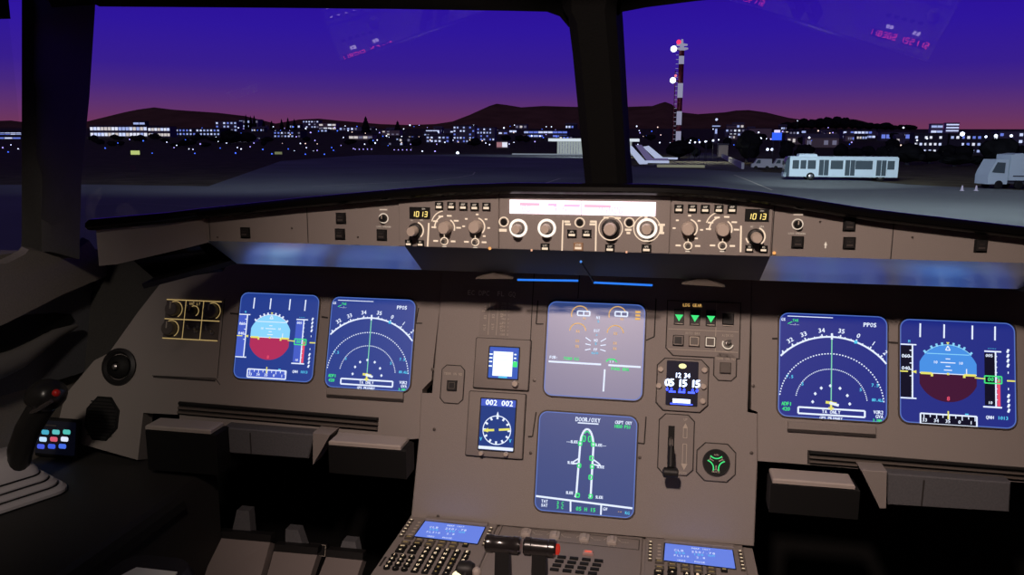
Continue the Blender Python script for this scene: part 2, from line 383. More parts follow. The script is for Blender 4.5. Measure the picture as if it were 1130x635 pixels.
def nd(m):
    w = s_white; cx, cy = -.015, -.715; Y = .965
    def clipped(r, wd, dash):
        n = 110
        for i in range(n):
            if dash and i % 2: continue
            a0, a1 = [math.radians(180-180*k/n) for k in (i, i+1)]
            p = (cx+r*math.cos(a0), cy+r*math.sin(a0)); q = (cx+r*math.cos(a1), cy+r*math.sin(a1))
            if abs(p[0]) < .985 and abs(q[0]) < .985 and p[1] > -.62: m.line(*p, *q, wd, w)
    clipped(1.29, .026, 0); clipped(.96, .018, 1); clipped(.66, .016, 1)
    a = 50
    labs = {12: '29', 22: '30', 32: '31', 42: '32', 52: '33', 62: '34', 72: '35', 0: '36'}
    hd = [(-53.5, '30'), (-43.5, '31'), (-33.5, '32'), (-22, '33'), (-8, '34'), (7, '35'), (20, '0'), (32.5, '1'), (43.5, '2'), (53, '3')]
    for aa, tx in hd:
        t = math.radians(90-aa); c, s_ = math.cos(t), math.sin(t)
        x2, y2 = cx+1.39*c, cy+1.39*s_
        if abs(cx+1.29*c) < .98: m.line(cx+1.29*c, cy+1.29*s_, cx+1.345*c, cy+1.345*s_, .02, w)
        if abs(x2) < .97: m.text(tx, cx+1.42*c, cy+1.42*s_, .085, w, -aa)
    for k in range(-11, 12):
        t = math.radians(90-k*5-.7); c, s_ = math.cos(t), math.sin(t)
        if abs(cx+1.3*c) < .97: m.line(cx+1.29*c, cy+1.29*s_, cx+1.32*c, cy+1.32*s_, .014, w)
    m.line(cx, cy+.06, cx, cy+1.28, .016, s_dgreen, .0001); m.line(cx, cy+1.24, cx, cy+1.36, .03, w, .0002)
    t = math.radians(90-20); m.rect(cx+1.29*math.cos(t)-.03, cy+1.29*math.sin(t)-.03, cx+1.29*math.cos(t)+.03, cy+1.29*math.sin(t)+.03, s_cyan, .0002)
    for aa in (-88, -60, -33, -3, 28, 60, 88):
        t = math.radians(90-aa); x, y = cx+.34*math.cos(t), cy+.34*math.sin(t); m.poly([(x-.03, y), (x, y-.035), (x+.03, y), (x, y+.035)], w, .0001)
    m.path([(cx-.1, cy+.02), (cx+.1, cy+.0)], .04, s_yel, .0003); m.line(cx, cy+.05, cx, cy-.13, .03, s_yel, .0003); m.line(cx-.05, cy-.09, cx+.05, cy-.09, .025, s_yel, .0003)
    m.line(cx-.03, cy+.01, cx+.14, cy-.03, .04, w, .0004)
    m.text('7.5', -.79, -.24, .06, s_cyan); m.text('5', -.55, -.37, .06, s_cyan); m.text('5', .52, -.42, .06, s_cyan); m.text('7.5', .78, -.32, .06, s_cyan)
    m.text('80.ALL', .83, -.6, .055, s_cyan, adv=.62)
    m.text('GS', -.93, .88, .055, w); m.text('TAS', -.7, .87, .05, s_green); m.text('---/--', -.72, .79, .04, w); m.line(-.84, .8, -.76, .84, .012, s_green)
    m.line(-.85, .95, .0, .95, .012, w)
    m.text('PPOS', .68, .84, .08, w)
    m.text('ADF1', -.84, -.77, .07, s_green, adv=.66); m.text('420', -.85, -.87, .07, s_green, adv=.66)
    m.frame(-.62, -.94, .6, -.82, .026, w); m.text('TA ONLY', cx, -.88, .065, w); m.text('GPS PRIMARY', cx, -1.0, .055, w, adv=.66)
    m.text('VOR2', .84, -.83, .065, w, adv=.66); m.text('GVA', .86, -.91, .065, w, adv=.66); m.text('3.1NM', .82, -.985, .05, s_green, adv=.6)
def ewd(m):
    a = s_amb; w = s_white
    for x, y in ((-.33, .72), (.44, .74)):
        m.arc(x, y, .175, 25, 200, .02, a, 26); m.frame(x-.05, y-.02, x+.2, y+.07, .022, w, .0001); m.line(x+.075, y-.02, x+.075, y+.07, .02, w, .0001); m.text('XX', x+.09, y-.08, .045, a)
    for x, y in ((-.36, .37), (.41, .36)): m.arc(x, y, .165, 5, 178, .02, a, 26); m.text('XX', x+.0, y, .055, a); m.text('XX', x, y-.2, .055, a); m.text('XX', x, y-.31, .055, a)
    m.text('N1', .05, .67, .06, w); m.text('%', .05, .59, .05, s_cyan); m.text('EGT', .03, .4, .055, w); m.text('c', .03, .32, .05, s_cyan); m.text('N2', .02, .2, .055, w); m.text('%', .02, .13, .05, s_cyan); m.text('FF', .02, .01, .055, w); m.text('KG/H', .01, -.06, .045, s_cyan)
    for sg in (-1, 1):
        for k in range(3): m.line(.02+sg*.1, .02+.08*k, .02+sg*.21, -.01+.13*k, .016, w)
    m.text('FOB:', -.83, -.19, .06, w); m.text('7080 KG', -.47, -.2, .06, s_green); m.path([(.25, -.22), (.3, -.17), (.42, -.17), (.47, -.22)], .022, s_green); m.text('S F', .36, -.22, .04, w)
    m.line(-.93, -.28, .15, -.285, .03, w); m.line(.3, -.29, .95, -.295, .03, w); m.line(.23, -.38, .22, -.83, .026, w); m.text('PARK BRK', .54, -.36, .06, s_green)
    for k in range(3): m.line(.8, .82-.07*k, .9, .82-.07*k, .035, a)
def sdp(m):
    w = s_white; g = s_green
    m.text('DOOR/OXY', .0, .88, .085, w); m.line(-.2, .81, .22, .81, .02, w); m.text('CKPT OXY', .72, .87, .065, w, adv=.62); m.text('1850 PSI', .7, .79, .065, g, adv=.62)
    L = [(-.18, -.68), (-.16, -.6), (-.13, .38), (-.12, .52), (-.08, .63), (-.03, .69), (.03, .69), (.08, .63), (.12, .52), (.14, .38), (.13, -.6), (.1, -.68)]
    m.path(L, .032, w)
    m.path([(-.14, .1), (-.25, .02), (-.27, -.02), (-.14, 0)], .022, w); m.path([(.14, .1), (.27, .02), (.3, -.02), (.14, 0)], .022, w)
    for y in (.4, -.04, -.63): m.frame(-.16, y-.04, -.1, y+.03, .02, g, .0002); m.frame(.1, y-.04, .16, y+.03, .02, g, .0002)
    for x in (-.06, .06): m.path(rrect(x, .5, .055, .11, .02), .018, g, .0002, True)
    m.arc(0, .6, .045, 0, 180, .02, g, 10); 
    for y in (.13, -.25): m.frame(.08, y-.05, .14, y+.03, .02, g, .0002)
    m.text('---SLIDE', -.3, .42, .055, w, adv=.5); m.text('SLIDE---', .28, .39, .055, w, adv=.5); m.text('SLIDE', -.3, .0, .055, w, adv=.5); m.text('SLIDE', .3, -.04, .055, w, adv=.5); m.text('SLIDE', -.3, -.6, .055, w, adv=.5); m.text('SLIDE', .3, -.64, .055, w, adv=.5)
    m.line(-.98, -.72, .97, -.8, .03, w); m.line(-.27, -.75, -.26, -.97, .026, w); m.line(.35, -.78, .35, -.98, .026, w)
    m.text('TAT', -.8, -.81, .06, w); m.text('SAT', -.8, -.89, .06, w); m.text('3 C', -.48, -.82, .065, g); m.text('3 C', -.48, -.9, .065, g); m.text('05 H 15', .04, -.9, .075, g); m.text('GW', .43, -.86, .06, w); m.text('--', .72, -.88, .06, s_amb); m.text('KG', .87, -.9, .06, s_cyan)
skyL = emi('attitude_sky_pale', (140, 215, 255)); grL = emi('attitude_ground_rose', (178, 48, 92)); tpL = emi('tape_blue', (72, 95, 200))
skyR = emi('attitude_sky_blue', (72, 145, 230)); grR = emi('attitude_ground_maroon', (66, 18, 52)); tpR = emi('tape_dark', (8, 8, 34))
display([(266, 323), (353, 326), (346, 423), (259, 417)], BG1, pfd(skyL, grL, tpL, s_white, 0), 'primary_flight_display', 'outboard left display with pale blue sky over rose-red ground')
display([(367, 328), (460, 331), (452, 433), (359, 427)], BG1, nd, 'navigation_display', 'left navigation display, compass arcs on blue, next to the rose-red horizon display')
display([(607, 333), (713, 337), (708, 443), (599, 436)], BG3, ewd, 'engine_display', 'upper centre display with amber dials and warm brownish cast')
display([(597, 454), (704, 460), (699, 571), (589, 564)], BG4, sdp, 'systems_display', 'lower centre display showing a white aircraft outline with doors')
display([(860, 345), (979, 350), (978, 467), (858, 459)], BG2, nd, 'navigation_display', 'right navigation display, compass arcs on deep blue, right of the centre column')
display([(993, 352), (1118, 357), (1122, 473), (992, 467)], BG2, pfd(skyR, grR, tpR, skyL, 1), 'primary_flight_display', 'outboard right display with bright blue sky over dark maroon ground')

# ------------------------------------------------------------------ small units on the panel
def unit(name, label, cat, u, v, w=0): return thing(name, label, cat, FP(u, v, w))
CW = .003
# placards
cu, cv = P2(543, 323); t = tag((lambda m_: (setattr(m_, 'z', .0012), m_.rbox(0, 0, .10, .02, .002, 0, .0006, PANEL2), m_.text('EC DPC  FL GQ', 0, -.002, .0085, mat('white_marking', (.95, .9, .85), .7)), m_.build('placard', None, FP(cu, cv, CW)))[-1])(MB()), 'narrow registration placard in the shade above the speed table', 'placard')
cu, cv = P2(546, 352); m_ = MB(); m_.box(-.025, .025, -.03, .034, 0, .0008, PANEL2); m_.z = .0012
for k in range(3): m_.text('VLE .82 280'[:11-k], -.016+k*.014, 0, .0042, PALEPAINT, 90, adv=.9)
for k in range(2): m_.line(-.009+k*.014, -.028, -.009+k*.014, .028, .0007, PALEPAINT)
m_.line(-.022, .012, .022, .012, .0006, PALEPAINT)
for k in range(9): m_.text('%d %d' % (150+k*10, k % 4), .018, -.026+.0065*k, .0036, PALEPAINT, adv=.8)
tag(m_.build('speed_placard', None, FP(cu, cv, CW)), 'small placard of faint printed speed figures above the standby displays', 'placard')
# terrain switch, left of standby units
def terr(px, lab, w=CW, dark=DARK):
    cu, cv, ww, hh = bx4(P2, *px); t = unit('terrain_switch_panel', lab, 'switch panel', cu, cv, w); m_ = MB(); m_.prism(oct_(0, 0, ww, hh, .008), 0, .001, GAP); m_.prism(oct_(0, 0, ww-.003, hh-.003, .007), .0, .002, PANEL2, .0005); m_.z = .0023
    m_.text('TERR ON ND', 0, hh*.27, .0042, PALEPAINT); m_.build('plate', t)
    m_ = MB(); m_.box(-.0085, .0085, -.0105, .0065, .002, .007, dark, .001); m_.z = .0072; m_.frame(-.005, -.007, .005, .003, .0008, KNOBD); m_.build('push_button', t)
terr((487, 403, 513, 446), 'terrain button on its own notched plate, left of the small lit square display')
terr((787, 389, 813, 421), 'terrain button on its own notched plate, right of the glowing blue clock', dark=KNOBD)
# standby horizon display and radio compass
def small_unit(q, scr, name, lab, knobs, draw, bg):
    cu, cv, ww, hh = bx4(P2, *q); t = unit(name, lab, 'instrument', cu, cv, CW); m_ = MB(); m_.rbox(0, 0, ww, hh, .003, 0, .0015, GAP); m_.rbox(0, .0005, ww-.003, hh-.003, .003, 0, .006, PANEL2, .001)
    m_.build('case', t)
    su, sv, sw, sh = bx4(P2, *scr); m_ = MB(); m_.rbox(su-cu, sv-cv, sw+.004, sh+.004, .002, .006, .007, DARK); m_.rbox(su-cu, sv-cv, sw, sh, .0015, .006, .0074, bg); m_.z = .0077; m_.ox = su-cu; m_.oy = sv-cv; m_.S = sw/2; draw(m_, sh/sw); m_.build('screen', t)
    for kx, ky, r in knobs:
        a, b = P2(kx, ky); m_ = MB(); m_.lathe([(r, 0), (r, .007), (r*.8, .009)], KNOB, seg=16); m_.build('knob', t, T(a-cu, b-cv, .006))
    return t
WB = emi('standby_white', (235, 245, 255), 1.3); BB = emi('standby_blue', (60, 95, 190))
def d_isis(m, k):
    m.rect(-.72, -k*.86, .62, k*.72, WB); m.rect(-.95, .75*k, .9, .9*k, tpL)
    for y in (.5, .25, 0, -.3): m.rect(-1, y, -.78, y+.09, WB); m.rect(.7, y+.05, .85, y+.14, WB)
    m.rect(.64, -.25, .95, .12, s_green, .0002); m.rect(-.3, -k*.98, .3, -k*.88, s_cyan)
    for y in (-.5, -.15, .2, .5): m.line(-.4, y, .3, y, .03, s_white, .0003)
def d_rmi(m, k):
    m.rect(-1, k*.72, 1, k, tpL); m.text('002', -.42, k*.86, .3, WB, dz=.0002); m.text('002', .5, k*.86, .3, WB, dz=.0002); m.arc(0, -.3, .8, 0, 360, .05, s_white, 40)
    for i in range(12):
        a = math.radians(30*i); m.line(.62*math.cos(a), -.3+.62*math.sin(a), .78*math.cos(a), -.3+.78*math.sin(a), .09, s_white)
    m.poly([(-.1, .45), (.1, .45), (0, .75)], s_white, .0001); m.line(-.75, -.36, -.15, -.3, .1, s_yel, .0002); m.line(.12, -.27, .75, -.2, .1, s_yel, .0002); m.poly([(-.8, -.36), (-.5, -.2), (-.5, -.46)], s_yel, .0002)
    m.rect(-1, -k*.98, 1, -k*.86, s_white)
    for x in (-.9, .8): m.text('V', x, -.85, .2, s_cyan)
small_unit((524, 374, 586, 431), (541, 384, 573, 418), 'standby_display', 'small square standby display glowing almost white with a knob', [(570, 424, .0055)], d_isis, BB)
small_unit((516, 433, 580, 506), (531, 441, 569, 497), 'radio_compass', 'small tall compass instrument with yellow needles and a round rose', [(533, 500, .004), (560, 501, .004)], d_rmi, emi('rmi_blue', (35, 60, 130)))
# landing gear and brake panel
cu, cv, ww, hh = bx4(P2, 735, 333, 817, 395); t = unit('gear_and_brake_indicator', 'landing gear indicator panel with three green triangles and brake buttons', 'switch panel', cu, cv, CW)
m_ = MB(); pl = [(-ww/2, hh/2), (ww/2, hh/2), (ww/2, -hh/2), (-ww/2+.012, -hh/2), (-ww/2, -hh/2+.012)]; m_.prism(pl, 0, .0008, GAP); m_.prism([(x*.975, y*.97) for x, y in pl], 0, .002, PANEL2, .0005); m_.z = .0023
m_.text('LDG GEAR', -.018, hh*.42, .005, s_amb); m_.line(-ww*.47, -hh*.02, ww*.47, -hh*.02, .0008, PALEPAINT); m_.line(-ww*.47, -hh*.38, ww*.47, -hh*.38, .0008, PALEPAINT); m_.line(ww*.17, -hh*.38, ww*.17, hh*.47, .0008, PALEPAINT)
m_.text('AUTO BRK', -.016, -hh*.08, .004, PALEPAINT); m_.text('A/SKID', ww*.33, -hh*.09, .004, PALEPAINT); m_.build('plate', t)
for k in range(3):
    x = -ww*.33+k*ww*.215; m_ = MB(); m_.box(x-.008, x+.008, hh*.06, hh*.34, .002, .004, DARK, .0005); m_.z = .0043; m_.poly([(x-.0065, hh*.24), (x, hh*.12), (x+.0065, hh*.24)], s_green); m_.line(x-.006, hh*.08, x+.006, hh*.08, .001, PALEPAINT); m_.build('indicator', t, label='green triangle lamp')
    m_ = MB(); y = -hh*.22; m_.box(x-.0085, x+.0085, y-.0085, y+.0085, .002, .006, (DARK, KNOBD, KNOBD)[k], .001); m_.z = .0063
    m_.frame(x-.0065, y-.0065, x+.0065, y+.0065, .0014, (SCREW, PALEPAINT, WS)[k]); m_.build('brake_button', t)
m_ = MB(); x = ww*.33; m_.box(x-.009, x+.009, hh*.1, hh*.3, .002, .005, DARK, .001); m_.z = .0053; m_.line(x-.008, hh*.08, x+.008, hh*.08, .001, PALEPAINT); m_.build('fan_button', t)
m_ = MB(); m_.lathe([(.006, .002), (.006, .005), (.003, .007)], METAL, x, -hh*.24); m_.rod((x, -hh*.24, .005), (x+.002, -hh*.2, .018), .0022, METAL, .003); m_.z = .0075; m_.arc(x, -hh*.24, .008, 150, 350, .002, WS, 14); m_.build('toggle_switch', t)
# clock
cu, cv, ww, hh = bx4(P2, 724, 396, 782, 455); t = unit('clock', 'small dark clock with glowing blue-white digits on the centre column', 'clock', cu, cv, CW)
m_ = MB(); m_.prism(oct_(0, 0, ww, hh, .012), 0, .001, GAP); m_.prism(oct_(0, 0, ww-.003, hh-.003, .0115), 0, .005, PANEL2, .001); m_.build('case', t)
su, sv, sw, sh = bx4(P2, 735, 399, 770, 448); BLU = emi('clock_blue', (60, 80, 255), 3); BLW = emi('clock_white', (205, 220, 255), 3)
m_ = MB(); m_.rbox(su-cu, sv-cv, sw, sh, .002, .005, .0065, lcd('clock_face', (5, 6, 30), .3, .2, 1.3)); m_.z = .0068; m_.ox = su-cu; m_.oy = sv-cv; m_.S = sw/2
m_.poly([(.25*math.cos(i*PI/6), 1.1+.16*math.sin(i*PI/6)) for i in range(12)], emi('clock_cream', (250, 245, 170), 1.3)); m_.text('12 34', 0, .5, .3, BLW, adv=.6); m_.text('05 15 15', 0, .0, .46, BLW, adv=.56); m_.text('05 15 15', .02, .015, .46, BLW, adv=.56); m_.text('00 00 00', 0, -.42, .22, BLU, adv=1.15); m_.rect(-.55, -1.25, .55, -1.0, BLW); m_.rect(-.7, -1.36, .7, -1.28, BLU)
for x in (-.6, 0, .6): m_.rect(x-.22, -.62, x+.22, -.5, BLU)
m_.build('screen', t)
for kx, ky in ((729, 408), (727, 426), (777, 409), (776, 427), (775, 443)):
    a, b = P2(kx, ky); m_ = MB(); m_.lathe([(.0045, 0), (.0045, .004), (.0035, .005)], KNOB, seg=14); m_.build('knob', t, T(a-cu, b-cv, .005))
# landing gear lever
cu, cv, ww, hh = bx4(P2, 726, 457, 766, 525); t = unit('landing_gear_lever', 'landing gear lever in a slotted plate below the blue clock', 'lever', cu, cv, CW)
m_ = MB(); m_.prism(oct_(0, 0, ww, hh, .01), 0, .001, GAP); m_.prism(oct_(0, 0, ww-.003, hh-.003, .0095), 0, .002, PANEL2, .0006); sx = -ww*.14; m_.box(sx-.005, sx+.005, -hh*.32, hh*.3, .0015, .0026, BLACK)
m_.z = .0026; ax = ww*.24; m_.frame(ax-.003, -hh*.3, ax+.003, hh*.02, .0009, PALEPAINT); m_.frame(ax-.0028, hh*.12, ax+.0028, hh*.28, .0009, PALEPAINT); m_.poly([(ax-.005, -hh*.3), (ax, -hh*.4), (ax+.005, -hh*.3)], PALEPAINT); m_.poly([(ax-.004, hh*.28), (ax+.004, hh*.28), (ax, hh*.36)], PALEPAINT)
m_.text('DOWN', ax-.002, -hh*.445, .004, PALEPAINT); m_.text('UP', ax, hh*.42, .004, PALEPAINT); m_.build('plate', t)
m_ = MB(); m_.rod((sx, hh*.1, .0), (sx, -hh*.02, .03), .003, METAL); m_.rod((sx, -hh*.02, .03), (sx, -hh*.34, .042), .0045, DARK, .0055); m_.lathe([(.004, sx-.012), (.008, sx-.010), (.008, sx+.010), (.004, sx+.012)], DARK, -hh*.42, .042, 16, 'x'); m_.build('handle', t)
# pressure gauge
cu, cv, ww, hh = bx4(P2, 768, 489, 812, 532); t = unit('brake_pressure_gauge', 'round black pressure gauge with green arcs in an octagonal plate', 'gauge', cu, cv, CW)
m_ = MB(); m_.prism(oct_(0, 0, ww, hh, .013), 0, .001, GAP); m_.prism(oct_(0, 0, ww-.003, hh-.003, .0125), 0, .003, PANEL2, .0008); m_.build('plate', t)
m_ = MB(); m_.lathe([(.021, .003), (.021, .006), (.019, .006), (.019, .004)], DARK, seg=28); m_.build('rim', t)
m_ = MB(); m_.lathe([(.019, .003), (.019, .0042)], lcd('gauge_face', (6, 7, 6), .3, .2, 1.3), seg=28); m_.z = .0046; m_.S = .019
for a in (90, 210, 330):
    x, y = .95*math.cos(math.radians(a)), .95*math.sin(math.radians(a)); m_.arc(x, y, .62, a+180-48, a+180+48, .09, s_green, 14)
    x, y = .6*math.cos(math.radians(a+60)), .6*math.sin(math.radians(a+60)); m_.text('0 4', x, y, .13, PALEPAINT, a+150 if a != 210 else 0); m_.line(x*.4, y*.4, x, y, .06, PALEPAINT)
m_.text('BRAKES', 0, -.75, .14, PALEPAINT); m_.text('ACCU', 0, .62, .13, PALEPAINT); m_.build('dial', t)
# lighting and speaker panel, far left
cu, cv, ww, hh = bx4(P2, 182, 332, 243, 375); t = unit('lighting_control_panel', 'six-cell knob panel with yellow grid lines on the far left', 'switch panel', cu, cv)
m_ = MB(); m_.box(-ww/2, ww/2, -hh/2, hh/2, 0, .0015, KNOBD, .0004); m_.z = .0018; YL = emi('lit_grid', (200, 170, 110), .75)
for y in (-hh/2, 0, hh/2): m_.line(-ww/2, y, ww/2, y, .0016, YL)
for x in (-ww*.14, ww*.18): m_.line(x, -hh/2, x, hh/2, .0012, YL)
m_.text('INT LT', ww*.02, hh*.42, .005, YL); m_.build('plate', t)
for kx, ky, r in ((-.33, .25, .0125), (.36, .25, .0125), (-.36, -.25, .0125), (.02, .23, .007)):
    m_ = MB(); m_.lathe([(r, .0), (r, .012), (r*.85, .014)], KNOBD if r > .01 else DARK, seg=20); m_.box(-.001, .001, 0, r, .012, .016, PALEPAINT); m_.build('knob', t, T(kx*ww, ky*hh, .0015))
    m_ = MB(); m_.arc(0, 0, r+.0025, -60, 120, .0012, YL, 16); m_.build('scale_arc', t, T(kx*ww, ky*hh, .0022), flat=True)
for kx, ky in ((-.02, -.2), (.1, -.28), (.3, -.2), (.4, -.3)):
    m_ = MB(); m_.lathe([(.004, 0), (.003, .004)], METAL, seg=10); m_.rod((0, 0, .003), (.002, .005, .012), .0015, METAL, .0022); m_.build('toggle_switch', t, T(kx*ww, ky*hh, .0015))
# air outlet
cu, cv = P2(132, 405); t = unit('air_outlet', 'round swivelling air outlet at the left end of the panel', 'air vent', cu, cv)
m_ = MB(); m_.lathe([(.03, -.01), (.034, 0), (.034, .004), (.028, .007), (.024, .003), (.024, -.004)], DARK, seg=32); m_.build('ring', t)
m_ = MB(); m_.lathe([(.023, -.006), (.022, .004), (.016, .01), (.009, .012), (.007, .006)], BLACK, seg=28); m_.build('nozzle', t)
m_ = MB(); m_.lathe([(.006, .006), (.005, .015), (.002, .017)], METAL, seg=14); m_.build('nozzle_knob', t)
# octagonal loudspeaker
cu, cv = P2(113, 462); t = unit('loudspeaker', 'black octagonal loudspeaker grille low on the far left of the panel', 'loudspeaker', cu, cv)
R8 = lambda r: [(r*.95*math.cos(math.radians(22.5+45*i)), r*1.12*math.sin(math.radians(22.5+45*i))) for i in range(8)]
m_ = MB(); m_.prism(R8(.038), 0, .003, BLACK, .001); m_.build('frame', t)
m_ = MB(); m_.prism(R8(.034), .002, .0038, DARK)
for k in range(-5, 6): m_.box(-.03+abs(k)*.0012, .03-abs(k)*.0012, k*.006-.0012, k*.006+.0012, .0036, .005, BLACK)
m_.build('grille', t)

# ================================================================== GLARESHIELD
ztab = [(-.62, .396), (-.574, .399), (-.42, .417), (-.27, .432), (-.19, .439), (-.1, .443), (.1, .444), (.17, .441), (.247, .434), (.374, .415), (.56, .396), (.70, .38)]
def ztop(x):
    for (a, b), (c, d) in zip(ztab, ztab[1:]):
        if a <= x <= c: return b+(d-b)*(x-a)/(c-a)
    return ztab[0][1] if x < 0 else ztab[-1][1]
def zbot(x): return .36 if x < .2 else .3615
gl = thing('glareshield', 'long curved black-hooded glareshield across the top of the instrument panel', 'glareshield', T(0, GY, .40))
inv = gl.matrix_world.inverted()
# path of the face: outboard ends turn back towards the pilots
def gpath():
    P = []
    # left end
    for i in range(4): t_ = i/4; P.append((-.66+.075*t_, -.25+.125*t_, None))
    for x in [-.58+i*.03 for i in range(0, 40)]: P.append((x, GY, None))
    for i in range(1, 5): t_ = i/4; P.append((.60+.075*t_, GY-.14*t_, None))
    return P
GP = gpath()
def gtop(x, y): return ztop(max(-.6, min(.6, x)))-(0 if y > GY-.01 else (GY-y)*.03)
def gbot(x, y): return zbot(x)-(0 if y > GY-.01 else (GY-y)*.15)
mb = MB(); mb.T = inv
rings = []
for x, y, _ in GP:
    rings.append([(x, y, gbot(x, y)), (x, y, gtop(x, y)), (x*.98, y+.02, gtop(x, y)), (x*.98, y+.02, gbot(x, y))])
mb.solid(rings, PANEL2); mb.build('face_plate', gl)
mb = MB(); mb.T = inv; rings = []
for x, y, _ in GP:
    z = gtop(x, y)-.002; rg = []
    for k, (dy, dz) in enumerate(((.02, -.004), (-.006, -.002), (-.016, .0), (-.021, .0045), (-.02, .0095), (-.012, .0135), (0, .014), (.03, .011), (.12, .0), (.36, -.03), (.36, -.045), (.02, -.01))):
        s_ = 1 if dy < .05 else (1+dy*.5)
        if y < GY-.001 and dy > .05: rg.append((x, y+.05+(dy-.05)*.25, z+dz-.05)); continue
        rg.append((x*s_, y+dy, z+dz))
    rings.append(rg)
mb.solid(rings, HOOD); mb.build('padded_hood', gl)
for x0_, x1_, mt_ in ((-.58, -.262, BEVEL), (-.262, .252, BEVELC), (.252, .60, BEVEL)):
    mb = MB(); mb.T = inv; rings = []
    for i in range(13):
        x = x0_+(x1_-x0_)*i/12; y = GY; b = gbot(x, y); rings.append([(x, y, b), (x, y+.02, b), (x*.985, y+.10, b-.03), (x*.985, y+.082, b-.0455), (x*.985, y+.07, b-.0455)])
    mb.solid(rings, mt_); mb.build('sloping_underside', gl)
mb = MB(); mb.T = inv; rings = []
for x, y, _ in GP:
    b = gbot(x, y); rings.append([(x*.985, y+.08, b-.046), (x*.985, y+.075, b-.038), (x*.985, y+.185, b-.02), (x*.985, y+.185, b-.034)])
mb.solid(rings, BLACK); mb.build('rear_underside', gl)
mb = MB(); mb.T = inv
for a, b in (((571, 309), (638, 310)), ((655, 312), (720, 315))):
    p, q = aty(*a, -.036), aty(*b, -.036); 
    m_ = MB(); m_.T = inv; m_.rod(p, q, .0016, emi('glint_blue', (40, 130, 255), .9), seg=8); m_.build('glint_strip', gl, label='thin blue glint built as a glowing strip')  # blue glint painted as a glowing rod, no lamp is fitted here
m_ = MB(); m_.T = inv; m_.rod(aty(641, 289, -.10), aty(655, 311, -.038), .0014, HOOD, seg=8); m_.ball(aty(641, 289, -.10), .002, emi('glint_tip', (90, 160, 255), .8), 1); m_.build('glint_arm', gl)  # arm and glowing tip belong to the same painted glint
for a in ((525, 308, 545, 301, 566, 308), (752, 314, 775, 306, 800, 317)):
    P = [aty(a[k], a[k+1], -.042) for k in (0, 2, 4)]; m_ = MB(); m_.T = inv; m_.solid([[p for p in P], [p+Vector((0, .006, .002)) for p in P]], KNOBD); m_.build('wedge_bracket', gl)

# glareshield control panels
def gunit(name, label, x0, x1, z0, z1, cat='control panel', chamf=None):
    cx, cz = (x0+x1)/2, (z0+z1)/2; t = thing(name, label, cat, FG(cx, cz)); w, h = x1-x0, z1-z0; m_ = MB()
    if chamf: pl = [(-w/2, -h/2), (w/2, -h/2)]+[(x-cx, z-cz) for x, z in chamf]
    else: pl = [(-w/2, -h/2), (w/2, -h/2), (w/2, h/2), (-w/2, h/2)]
    m_.prism(pl, 0, .003, PANEL2, .0008); return t, m_, cx, cz
def gk(m_): m_.z = .0033
def knob(t, cx, cz, px, py, r, L, m1=KNOB, ring=None, base=None, name='knob', rw=.003):
    a, b = G2(px, py); m_ = MB()
    if base: m_.lathe([(r*1.25, .003), (r*1.2, .006)], base, seg=24)
    m_.lathe([(r*1.02, .003), (r, L*.5), (r*.92, L*.92), (r*.8, L)], m1, seg=24)
    if ring: m_.z = .0034; m_.arc(0, 0, r*1.25+rw/2, 0, 360, rw, ring, 30)
    return m_.build(name, t, T(a-cx, b-cz, 0))
def button(t, cx, cz, px, py, w, h, lit=WW, m=DARK, L=.006, two=1, up=None):
    a, b = G2(px, py); m_ = MB(); m_.box(-w/2, w/2, -h/2, h/2, .003, .003+L*.5, m, .0008); m_.z = .0034+L*.5
    if lit: m_.rect(-w*.34, -h*.3, w*.34, -h*.02, lit)
    if up: m_.text(up, 0, h*.24, h*.28, WS, adv=.62)
    return m_.build('push_button', t, T(a-cx, b-cz, 0))
# ---- EFIS panels
def seven(m_, s_, cx, cy, h, mt):
    SG = {'0': 'abcdef', '1': 'bc', '3': 'abgcd', '5': 'afgcd', '2': 'abged', '8': 'abcdefg', '6': 'afgcde', '7': 'abc'}
    w = h*.5; n = len(s_)
    for i, ch in enumerate(s_):
        if ch not in SG: continue
        x0 = cx+(i-(n-1)/2)*w*1.75
        pts = {'a': ((-1, 1), (1, 1)), 'g': ((-1, 0), (1, 0)), 'd': ((-1, -1), (1, -1)), 'f': ((-1, 0), (-1, 1)), 'b': ((1, 0), (1, 1)), 'e': ((-1, -1), (-1, 0)), 'c': ((1, -1), (1, 0))}
        for k in SG[ch]:
            a, b = pts[k]; sh = .12*w
            m_.line(x0+a[0]*w/2+a[1]*sh, cy+a[1]*h/2, x0+b[0]*w/2+b[1]*sh, cy+b[1]*h/2, h*.16, mt)
def legend(m_, cx, cz, px, py, w, h, mt=WW): a, b = G2(px, py); m_.rect(a-cx-w/2, b-cz-h/2, a-cx+w/2, b-cz+h/2, mt)
def tlegend(m_, cx, cz, px, py, h, t_, mt=WW): a, b = G2(px, py); m_.text(t_, a-cx, b-cz, h, mt, adv=.72)
